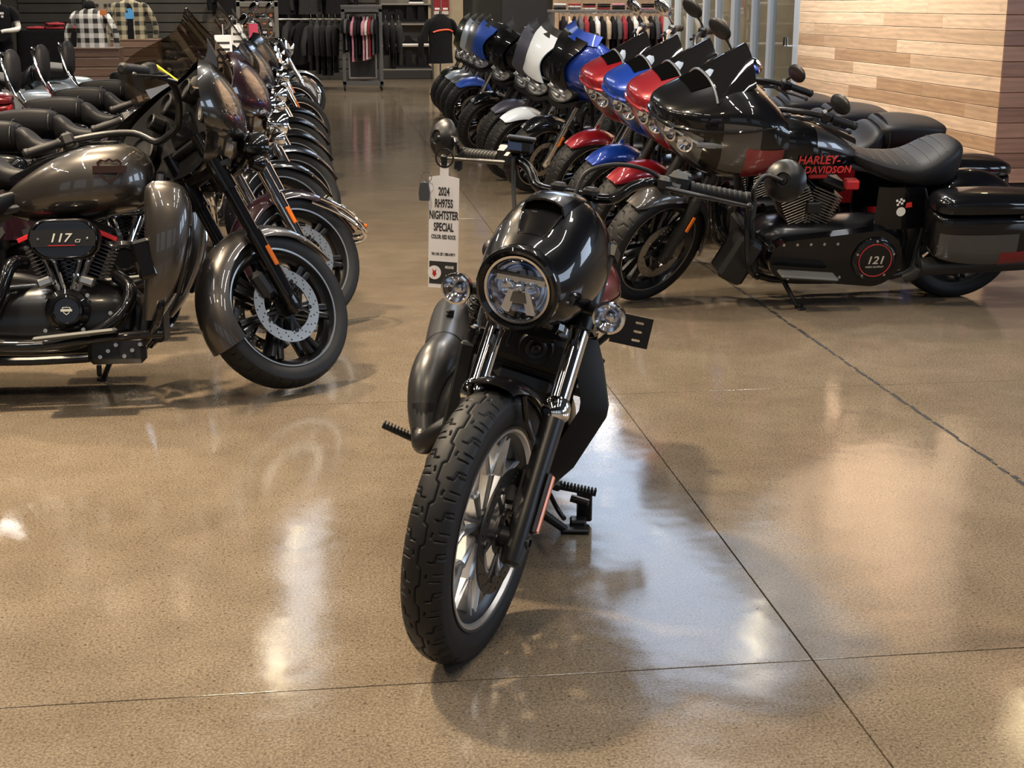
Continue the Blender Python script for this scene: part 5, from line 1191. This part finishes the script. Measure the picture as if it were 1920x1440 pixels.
# ------------------------------------------------------------------ shop fittings
def plaid(name, a, c, sc=22):
    m = bpy.data.materials.new(name); nt, N, L, b = nodes(m); tc = N.new('ShaderNodeTexCoord'); sp = N.new('ShaderNodeSeparateXYZ'); L.new(tc.outputs['Object'], sp.inputs[0])
    def band(o_):
        mu = N.new('ShaderNodeMath'); mu.operation = 'MULTIPLY'; mu.inputs[1].default_value = sc * 3.1416; L.new(o_, mu.inputs[0])
        si = N.new('ShaderNodeMath'); si.operation = 'SINE'; L.new(mu.outputs[0], si.inputs[0])
        gt = N.new('ShaderNodeMath'); gt.operation = 'GREATER_THAN'; gt.inputs[1].default_value = 0; L.new(si.outputs[0], gt.inputs[0]); return gt.outputs[0]
    ad = N.new('ShaderNodeMath'); ad.operation = 'ADD'; L.new(band(sp.outputs[0]), ad.inputs[0]); L.new(band(sp.outputs[2]), ad.inputs[1])
    hv = N.new('ShaderNodeMath'); hv.operation = 'MULTIPLY'; hv.inputs[1].default_value = .5; L.new(ad.outputs[0], hv.inputs[0])
    mx = N.new('ShaderNodeMix'); mx.data_type = 'RGBA'; mx.inputs[6].default_value = (*a, 1); mx.inputs[7].default_value = (*c, 1); L.new(hv.outputs[0], mx.inputs[0]); L.new(mx.outputs[2], b.inputs['Base Color']); b.inputs['Roughness'].default_value = .85
    return m
CLOTH = lambda n_, c_: pm('cloth_' + n_, c_, .9, spec=.12, noise=(18, .2))
KB, KG, KD, KP, KT, KR, KW = CLOTH('black', (.009, .009, .011)), CLOTH('grey', (.09, .09, .10)), CLOTH('charcoal', (.022, .022, .024)), CLOTH('pink', (.55, .25, .33)), CLOTH('tan', (.42, .34, .26)), CLOTH('red', (.24, .03, .04)), CLOTH('white', (.65, .62, .62))
HANG = RACKM
def torso(w_, h, t): return zloft([(0, 0, 0, w_ * .50, t), (h * .35, 0, 0, w_ * .46, t), (h * .75, 0, 0, w_ * .49, t), (h * .88, 0, 0, w_ * .42, t * .9), (h * .95, 0, 0, w_ * .26, t * .75), (h, 0, 0, w_ * .14, t * .6)], 18, 3, 2.3)
def sleeve(s, w_, h, ln_): return MB().tube([(s * w_ * .36, 0, h * .87), (s * w_ * .50, 0, h * .80), (s * (w_ * .52 + ln_ * .25), 0, h * .80 - ln_ * .55), (s * (w_ * .50 + ln_ * .26), 0, h * .80 - ln_)], [.05, .075, .062, .055], 12, sm=3, flat=.75)
ORD = 'first second third fourth fifth sixth seventh eighth ninth tenth eleventh twelfth thirteenth fourteenth fifteenth sixteenth seventeenth eighteenth nineteenth'.split()
def garment(name, loc, yaw, mat, lab, w_=.46, h=.70, t=.045, sl=.22, grp=None, hang=True, cat='shirt'):
    g = root(name, loc, (0, 0, yaw), lab, cat, grp)
    kk = '%.2f%.2f%.2f%.2f' % (w_, h, t, sl)
    part('body', 'gb' + kk, lambda: torso(w_, h, t), mat, g)
    for s in (1, -1): part('sleeve', 'gs%d' % s + kk, lambda: sleeve(s, w_, h, sl).xf(M.Diagonal((1, min(1, t / .055), 1, 1))), mat, g)
    if hang: part('hanger', 'gh%.2f' % h, lambda: MB().tube([(0, 0, h - .02), (0, 0, h + .04), (.02, 0, h + .06), (.0, 0, h + .08), (-.02, 0, h + .065)], .004, 6, sm=3).tube([(-.16, 0, h * .90), (0, 0, h * .985), (.16, 0, h * .90)], .006, 6), HANG, g)
    return g
# rolling garment rack at the end of the aisle
rk = root('garment_rack', (.68, 26.4, 0), (0, 0, 0), 'grey steel rolling garment rack standing at the end of the aisle', 'rack')
for sx in (-.33, .33):
    for sy in (-.28, .28):
        part('post', 'rkp', lambda: MB().box((0, 0, .76), (.06, .05, 1.32), .004), RACKM, rk, M.Translation((sx, sy, 0)))
        cs = part('caster', 'rkc', lambda: MB().lathe([(0, -.014), (.042, -.014), (.045, 0), (.042, .014), (0, .014)], (0, 0, .045), (1, 0, 0), 16), RUBBER, rk, M.Translation((sx, sy, 0)))
        part('caster_fork', 'rkf', lambda: MB().box((0, 0, .082), (.05, .03, .03), .005), RACKM, cs)
for sy in (-.28, .28):
    part('crossbar', 'rkx', lambda: MB().box((0, 0, 0), (.72, .05, .07), .004), RACKM, rk, M.Translation((0, sy, .13))); part('crossbar', 'rkx', None, RACKM, rk, M.Translation((0, sy, 1.40)))
    part('inner_frame', None, lambda: MB().tube([(-.24, sy, .22), (.24, sy, .22), (.24, sy, 1.33), (-.24, sy, 1.33), (-.24, sy, .22)], .014, 8), pm('rack_bright', (.30, .30, .31), .4, .6), rk)
part('back_panel', None, lambda: MB().box((0, .05, .62), (.46, .02, .78)), pm('rack_panel', (.03, .03, .035), .5), rk)
part('hanging_bar', None, lambda: MB().tube([(-.33, -.2, 1.345), (.33, -.2, 1.345)], .012, 8), RACKM, rk); part('top_tray', None, lambda: MB().box((0, 0, 1.46), (.72, .62, .05), .005), RACKM, rk)
part('sign_holder', None, lambda: MB().box((.29, -.30, 1.44), (.02, .01, .07), .002), WHITEP, rk)
for i, (xx, mt, nm, h) in enumerate(((-.30, KB, 'black', .62), (-.25, KG, 'grey', .58), (-.20, KB, 'black', .60), (-.14, KP, 'pale pink', .78), (-.08, KD, 'charcoal', .74), (-.02, KB, 'black', .66), (.05, KP, 'bright pink', .76), (.11, KW, 'white', .74), (.16, KR, 'dark red', .70), (.22, KG, 'grey', .66), (.28, KB, 'black', .64))):
    garment('hanging_shirt', (.68 + xx, 26.22, 1.34 - h - .05), R_(78), mt, '%s shirt on the rolling rack, %s from its left end' % (nm, ORD[i]), .42, h, .026, .16, 'shirts on the rolling rack')
for i, (xx, yy, mt, h) in enumerate(((.22, 26.9, KB, .95), (.11, 26.95, KD, 1.0), (.0, 27.0, KB, 1.0), (-.11, 27.05, KD, .98), (-.22, 27.1, KB, .92))):
    garment('hanging_jacket', (xx, yy, 1.24 - h), R_(88), mt, 'long dark jacket left of the rolling rack, %s outward from it' % ORD[i], .46, h, .05, .45, 'jackets left of the rolling rack', cat='jacket')
for i, (xx, mt, h) in enumerate(((1.13, KB, .62), (1.25, KB, .86), (1.37, KD, .80))):
    garment('hanging_jacket', (xx, 26.8, 1.22 - h), R_(88), mt, 'dark jacket right of the rolling rack, %s outward from it' % ORD[i], .46, h, .05, .40, 'jackets right of the rolling rack', cat='jacket')
# jackets hanging on the dark back wall
rl = tag(ob('wall_rail', MB().tube([(-2.1, 30.35, 1.20), (.45, 30.35, 1.20)], .018, 10).mesh('wall_rail'), STEEL), 'steel hanging rail on the dark back wall', 'rail')
for i in range(9):
    xx = -1.95 + i * .25
    garment('wall_jacket', (xx, 30.32, .30 + .06 * (i % 3)), R_(35 + 20 * (i % 3)), (KB, KD, KB, KD)[i % 4], 'dark riding jacket on the back-wall rail, %s from the left' % ('first second third fourth fifth sixth seventh eighth ninth'.split()[i]), .48, .84 - .05 * (i % 3), .07, .50, 'jackets on the back wall', cat='jacket')
for i in range(5):
    garment('wall_jacket', (-1.9 + i * .55, 30.40, 1.30), R_(8 * (i % 2)), (KB, KD)[i % 2], 'black jacket hung high on the back wall, %s from the left' % ('first second third fourth fifth'.split()[i]), .50, .70, .07, .48, 'jackets hung high on the back wall', cat='jacket')
# boot shelves
bs = root('shelf_unit', (1.70, 30.38, 0), (0, 0, 0), 'dark shelving unit with boots and shoes on the back wall', 'shelf')
SHM = pm('shelf_board', (.17, .16, .145), .6, noise=(3, .15))
for z in (.18, .665, 1.10, 1.50): part('shelf', 'shb', lambda: MB().box((0, 0, 0), (1.04, .36, .035), .004), SHM, bs, M.Translation((0, 0, z)))
for sx in (-.53, .53): part('side_panel', 'shs', lambda: MB().box((0, 0, 1.0), (.03, .38, 2.0), .004), WALLD, bs, M.Translation((sx, 0, 0)))
part('back_panel', None, lambda: MB().box((0, .17, 1.0), (1.04, .02, 2.0)), pm('shelf_back', (.15, .14, .125), .7), bs)
BOOT = [(-.12, .02), (.14, .02), (.15, .05), (.12, .08), (.05, .11), (.02, .14), (.01, .28), (-.10, .28), (-.11, .12)]
SNKR = [(-.13, .03), (.15, .03), (.15, .06), (.10, .085), (.03, .12), (-.01, .19), (-.10, .19), (-.115, .10)]
TALL = [(-.12, .02), (.14, .02), (.15, .05), (.10, .08), (.02, .13), (.01, .38), (-.11, .38), (-.115, .12)]
def shoe(xx, z, prof, nm, sole, lab, k):
    s_ = root('shoe' if prof is SNKR else 'boot', (xx, 30.28, z + .018), (0, 0, R_(4)), lab, 'shoe' if prof is SNKR else 'boot', 'footwear on the wall shelves')
    part('upper', nm, lambda: MB().prism(prof, (0, 0, 0), (1, 0, 0), (0, 0, 1), .09), KB, s_)
    part('sole', nm + 's', lambda: MB().prism([(-.135, 0), (.155, 0), (.16, .03), (-.135, .03)], (0, 0, 0), (1, 0, 0), (0, 0, 1), .10), sole, s_)
for i, xx in enumerate((1.32, 1.58, 1.82, 2.05)): shoe(xx, 1.10, BOOT if i < 2 else TALL, 'bt' if i < 2 else 'tb', INK, ('short black boot with metal badge at the left of the upper shelf', 'black ankle boot second on the upper shelf', 'tall black boot third on the upper shelf', 'tall black boot at the right of the upper shelf')[i], i)
for i, xx in enumerate((1.50, 1.78, 2.05)): shoe(xx, .665, SNKR, 'sn', WHITEP, ('black high-top with white sole at the left of the middle shelf', 'black high-top with white sole mid of the middle shelf', 'black high-top with white sole at the right of the middle shelf')[i], i)
for i, xx in enumerate((1.52, 1.79, 2.05)): shoe(xx, .18, TALL, 'tb', INK, ('tall black riding boot at the left of the lowest shelf', 'tall black riding boot mid of the lowest shelf', 'tall black riding boot at the right of the lowest shelf')[i], i)
shoe(1.9, 1.50, SNKR, 'sn', WHITEP, 'white-soled shoe alone on the topmost shelf', 9)
# red posters on the pier
for i, xx in enumerate((2.34, 2.51)):
    p_ = root('poster', (xx, 30.22, 1.20), (0, 0, 0), ('red poster with pale footer, left of the pair on the tan pier', 'red poster with pale footer, right of the pair on the tan pier')[i], 'poster', 'red posters on the pier')
    part('sheet', 'pst', lambda: MB().box((0, 0, .30), (.145, .006, .42), .001), KR, p_); part('footer', 'pft', lambda: MB().box((0, -.004, .13), (.135, .004, .07), .001), pm('poster_footer', (.5, .48, .46), .6), p_)
    part('printed_block', 'ppb', lambda: MB().box((0, -.004, .21), (.10, .002, .04)), PAPER, p_)
rj = garment('racing_jacket', (1.98, 24.9, .52), R_(30), KB, 'black racing jacket with orange stripe beside the far motorcycles', .50, .82, .08, .55, cat='jacket')
part('chest_stripe', None, lambda: MB().tube([(-.20, -.072, .52), (-.08, -.084, .55), (.10, -.084, .56), (.21, -.06, .53)], .015, 8, sm=3), pm('orange_red', (.7, .10, .05), .6), rj)
cst = root('coat_stand', (1.98, 25.02, 0), (0, 0, 0), 'thin dark coat stand carrying the black racing jacket', 'stand')
part('pole', None, lambda: MB().tube([(0, 0, .02), (0, 0, 1.38)], .014, 10), RACKM, cst); part('base', None, lambda: MB().lathe([(.20, 0), (.20, .02), (.02, .035)], (0, 0, 0), (0, 0, 1), 20), RACKM, cst); part('hook', None, lambda: MB().tube([(0, 0, 1.33), (0, -.08, 1.36), (0, -.12, 1.40)], .010, 8, sm=3), RACKM, cst)
# patch display board left of the jackets
pb = root('display_board', (-1.18, 27.0, 0), (0, 0, 0), 'grey framed display board of patches and badges', 'display board')
part('board', None, lambda: MB().box((0, .02, .80), (.62, .02, 1.40)), pm('board_tan', (.16, .12, .09), .7), pb)
for sx in (-.34, .34): part('frame_post', 'pbp', lambda: MB().box((0, 0, .80), (.07, .06, 1.52), .005), pm('board_frame', (.20, .195, .18), .5), pb, M.Translation((sx, 0, 0)))
part('frame_top', None, lambda: MB().box((0, 0, 1.50), (.75, .06, .09), .005), MATS['board_frame'], pb); part('frame_base', None, lambda: MB().box((0, 0, .05), (.75, .30, .08), .005), MATS['board_frame'], pb)
rn = random.Random(5); PC = [KW, INK, pm('patch_orange', (.6, .18, .05), .7), KG, INK, INK, PAPER]
for i in range(5):
    for j in range(8):
        w_, h_ = rn.uniform(.07, .11), rn.uniform(.07, .13); q = M.Translation((-.24 + i * .12, -.0, .22 + j * .155))
        bk = part('patch', None, lambda: MB().box((0, 0, 0), (w_, .012, h_), .002), INK if rn.random() < .6 else rn.choice(PC), pb, q)
        if rn.random() < .7: part('emblem', None, (lambda: MB().lathe([(0, .003), (h_ * .3, .003), (h_ * .3, 0)], (0, -.006, 0), (0, -1, 0), 14)) if rn.random() < .5 else (lambda: MB().box((0, -.008, .01), (w_ * .7, .004, h_ * .3), .001)), rn.choice([KW, PAPER, PC[2]]), bk)
# clothes rails at the far right
rr_ = root('clothes_rail', (5.0, 25.0, 0), (0, 0, 0), 'chrome clothes rail of tops in front of the cedar panelling', 'clothes rail')
part('rail', None, lambda: MB().tube([(-.95, 0, 0.0), (-.95, 0, 1.36), (.95, 0, 1.36), (.95, 0, 0)], .016, 10), CHROME, rr_); part('foot', None, lambda: MB().box((-.95, 0, .02), (.06, .5, .04), .01), STEEL, rr_); part('foot', None, lambda: MB().box((.95, 0, .02), (.06, .5, .04), .01), STEEL, rr_)
for i in range(19):
    mt, nm = ((KB, 'black'), (KT, 'tan'), (KB, 'black'), (KG, 'grey'), (KR, 'dusty red'), (KB, 'black'), (KW, 'cream'))[i % 7]
    garment('hanging_blouse', (4.12 + i * .096, 25.0, .62), R_(88), mt, '%s blouse on the chrome rail, %s counted from the aisle' % (nm, ORD[i]), .42, .68, .036, .24, 'tops on the chrome rail')
cs_ = root('display_shelf', (5.2, 26.2, 0), (0, 0, 0), 'low grey shelf of folded goods behind the chrome rail', 'shelf')
part('top_board', None, lambda: MB().box((0, 0, 1.38), (2.3, .4, .05), .005), SHM, cs_)
for sx in (-1.1, 1.1): part('leg', 'csl', lambda: MB().box((0, 0, .68), (.06, .38, 1.36), .005), RACKM, cs_, M.Translation((sx, 0, 0)))
for i in range(8):
    g = root('folded_stack', (4.25 + i * .27, 26.2, 1.405), (0, 0, 0), 'small stack of folded clothes on the low shelf, %s from the aisle' % ORD[i], 'folded clothes', 'folded clothes on the low shelf')
    for k in range(3): part('folded_piece', 'fp%d' % k, lambda: MB().box((0, 0, .018 + k * .036), (.20, .26, .034), .012), (KB, KG, KW, KR, KB, KD, KP, KB)[(i + k) % 8], g)
# black display table with folded red shirts, mannequins, crates on the left
tb = root('display_table', (-4.35, 25.2, 0), (0, 0, 0), 'black draped display table behind the left-hand motorcycles', 'table')
part('cloth', None, lambda: zloft([(0, 0, 0, .72, .42), (.9, 0, 0, .68, .40), (1.07, 0, 0, .67, .39), (1.09, 0, 0, .66, .38)], 40, 3, 9), KB, tb)
for i in range(4):
    g = root('folded_shirt', (-4.72 + .30 * i if i < 3 else -4.42, 25.05, 1.092 + (.0 if i < 3 else .062)), (0, 0, R_(8 * i)), 'dark red folded shirt on the black table, %s of four' % ('first', 'second', 'third', 'topmost')[i], 'folded shirt', 'red shirts on the black table')
    part('fold', 'fsf', lambda: body([(-.14, .025, .10, .02, .024, 3), (-.10, .025, .13, .026, .024, 3), (.10, .025, .13, .026, .024, 3), (.14, .025, .10, .02, .024, 3)], 20, 2), KR, g); part('collar', 'fsc', lambda: MB().lathe([(.04, 0), (.05, .012), (.06, .008), (.06, 0)], (.02, 0, .048), (0, 0, 1), 16), KR, g)
SKIN = pm('mannequin_white', (.72, .70, .66), .4)
mq = root('mannequin', (-5.15, 24.3, 0), (0, 0, R_(10)), 'white mannequin in black printed T-shirt beside the black table', 'mannequin')
part('shirt', None, lambda: zloft([(.92, 0, 0, .19, .12), (1.10, 0, 0, .18, .115), (1.32, 0, 0, .21, .12), (1.44, 0, 0, .20, .10), (1.50, 0, 0, .09, .08)], 20, 3, 2.3).tube([(.16, 0, 1.43), (.24, -.01, 1.36), (.27, -.02, 1.24)], [.06, .075, .075], 12, sm=3).tube([(-.16, 0, 1.43), (-.24, -.01, 1.36), (-.27, -.02, 1.24)], [.06, .075, .075], 12, sm=3), KB, mq)
for s in (1, -1): part('arm', None, lambda: MB().tube([(.26 * s, -.02, 1.27), (.285 * s, -.05, 1.13), (.20 * s, -.20, 1.10), (.08 * s, -.27, 1.09), (.03 * s, -.29, 1.075)], [.048, .045, .038, .030, .028], 12, sm=4), SKIN, mq)
part('trousers', None, lambda: zloft([(.05, .09, 0, .07, .08), (.5, .09, 0, .085, .09), (.92, .09, 0, .105, .12)], 16, 3).add([], []).tube([(-.09, 0, .05), (-.09, 0, .5), (-.09, 0, .93)], [.075, .088, .11], 14), KB, mq)
part('neck', None, lambda: MB().tube([(0, 0, 1.47), (0, 0, 1.60)], [.055, .05], 14), SKIN, mq)
part('base', None, lambda: MB().lathe([(.20, 0), (.20, .015), (.02, .02)], (0, 0, 0), (0, 0, 1), 24), STEEL, mq)
for k, (a_, c_) in enumerate(((.0, 1.36), (.0, 1.31), (0, 1.26))): part('shirt_print', None, lambda: MB().box((a_, -.118 + .004 * k, c_), (.18 - .02 * k, .006, .035), .002), KW, mq)
PLA, PLB = plaid('plaid_white', (.015, .015, .015), (.72, .72, .70), 14), plaid('plaid_tan', (.02, .02, .018), (.42, .38, .26), 14)
g = garment('plaid_shirt', (-3.52, 23.0, .86), R_(-12), PLA, 'black and white plaid shirt on a bust form above the wooden crate', .50, .58, .11, .48, hang=False)
part('hood', None, lambda: MB().ell((0, .01, .60), (.085, .09, .10), 16, 10), KB, g); part('shirt_label', None, lambda: MB().box((.24, -.10, .52), (.10, .006, .08), .002), PC[2], g)
g = garment('plaid_shirt', (-3.12, 24.5, .95), R_(5), PLB, 'tan and black plaid shirt over a black tee on a bust form', .52, .62, .11, .48, hang=False)
part('tee', None, lambda: torso(.24, .60, .118), KB, g); part('tee_print', None, lambda: MB().prism([(-.07, -.08), (.06, -.08), (.07, .03), (.02, .09), (-.05, .08), (-.02, .02), (-.08, .02)], (0, -.122, .40), (1, 0, 0), (0, 0, 1), .004), pm('tee_blue', (.08, .32, .65), .7), g)
CRW = wood_mat('crate_wood', (.10, .060, .045), (.20, .125, .09), 'x')
def crate(x, y, w_, h, lab):
    c_ = root('wooden_crate', (x, y, 0), (0, 0, 0), lab, 'crate')
    n_ = max(2, round(h / .145))
    for i in range(n_):
        for (sy) in (-.25, .25): part('slat', 'cr%.2f%d' % (w_, n_), lambda: MB().box((0, 0, 0), (w_, .022, h / n_ - .012), .003), CRW, c_, M.Translation((0, sy, h * (i + .5) / n_)))
    for sx in (-1, 1): part('end_panel', 'cre%.2f' % h, lambda: MB().box((0, 0, h / 2), (.022, .48, h), .003), CRW, c_, M.Translation((sx * (w_ / 2 - .012), 0, 0)))
    part('lid', 'crl%.2f' % w_, lambda: MB().box((0, 0, h - .01), (w_ + .02, .54, .022), .003), CRW, c_)
crate(-3.52, 23.0, .85, .86, 'wooden slatted crate under the black and white plaid shirt'); crate(-3.05, 24.5, .75, .95, 'taller wooden slatted crate under the tan plaid shirt')
# eyewear case behind the table
ey = root('eyewear_display', (-4.05, 28.6, 0), (0, 0, 0), 'glass eyewear display case against the far wall', 'display case')
part('case_back', None, lambda: MB().box((0, .1, 1.0), (.80, .03, 2.0)), pm('case_tan', (.22, .20, .16), .6), ey)
for sx in (-.42, .42): part('case_side', 'eys', lambda: MB().box((0, 0, 1.0), (.05, .3, 2.0), .005), MATTE, ey, M.Translation((sx, 0, 0)))
for i in range(3):
    for j in range(4): part('sunglasses', 'sun', lambda: MB().ell((-.045, 0, 0), (.035, .012, .024), 12, 6).ell((.045, 0, 0), (.035, .012, .024), 12, 6).tube([(-.02, 0, .01), (.02, 0, .01)], .004, 5), INK, ey, M.Translation((-.24 + .24 * i, .06, .95 + .18 * j)))
# hang tags on parked motorcycles
ptag(-.47, 7.0, 1.16, R_(10), PAPER, 'white price tag with printed lines beside the smoked windshield', h=.20, w_=.08)
ptag(-.60, 10.4, 1.02, R_(-20), PAPER, 'long white price tag on the fifth motorcycle of the left-hand row', h=.34, w_=.09)
ptag(-.66, 14.1, 1.10, R_(-30), PINK, 'bright pink tag hanging from a handlebar in the left-hand row', False, h=.22, w_=.10)
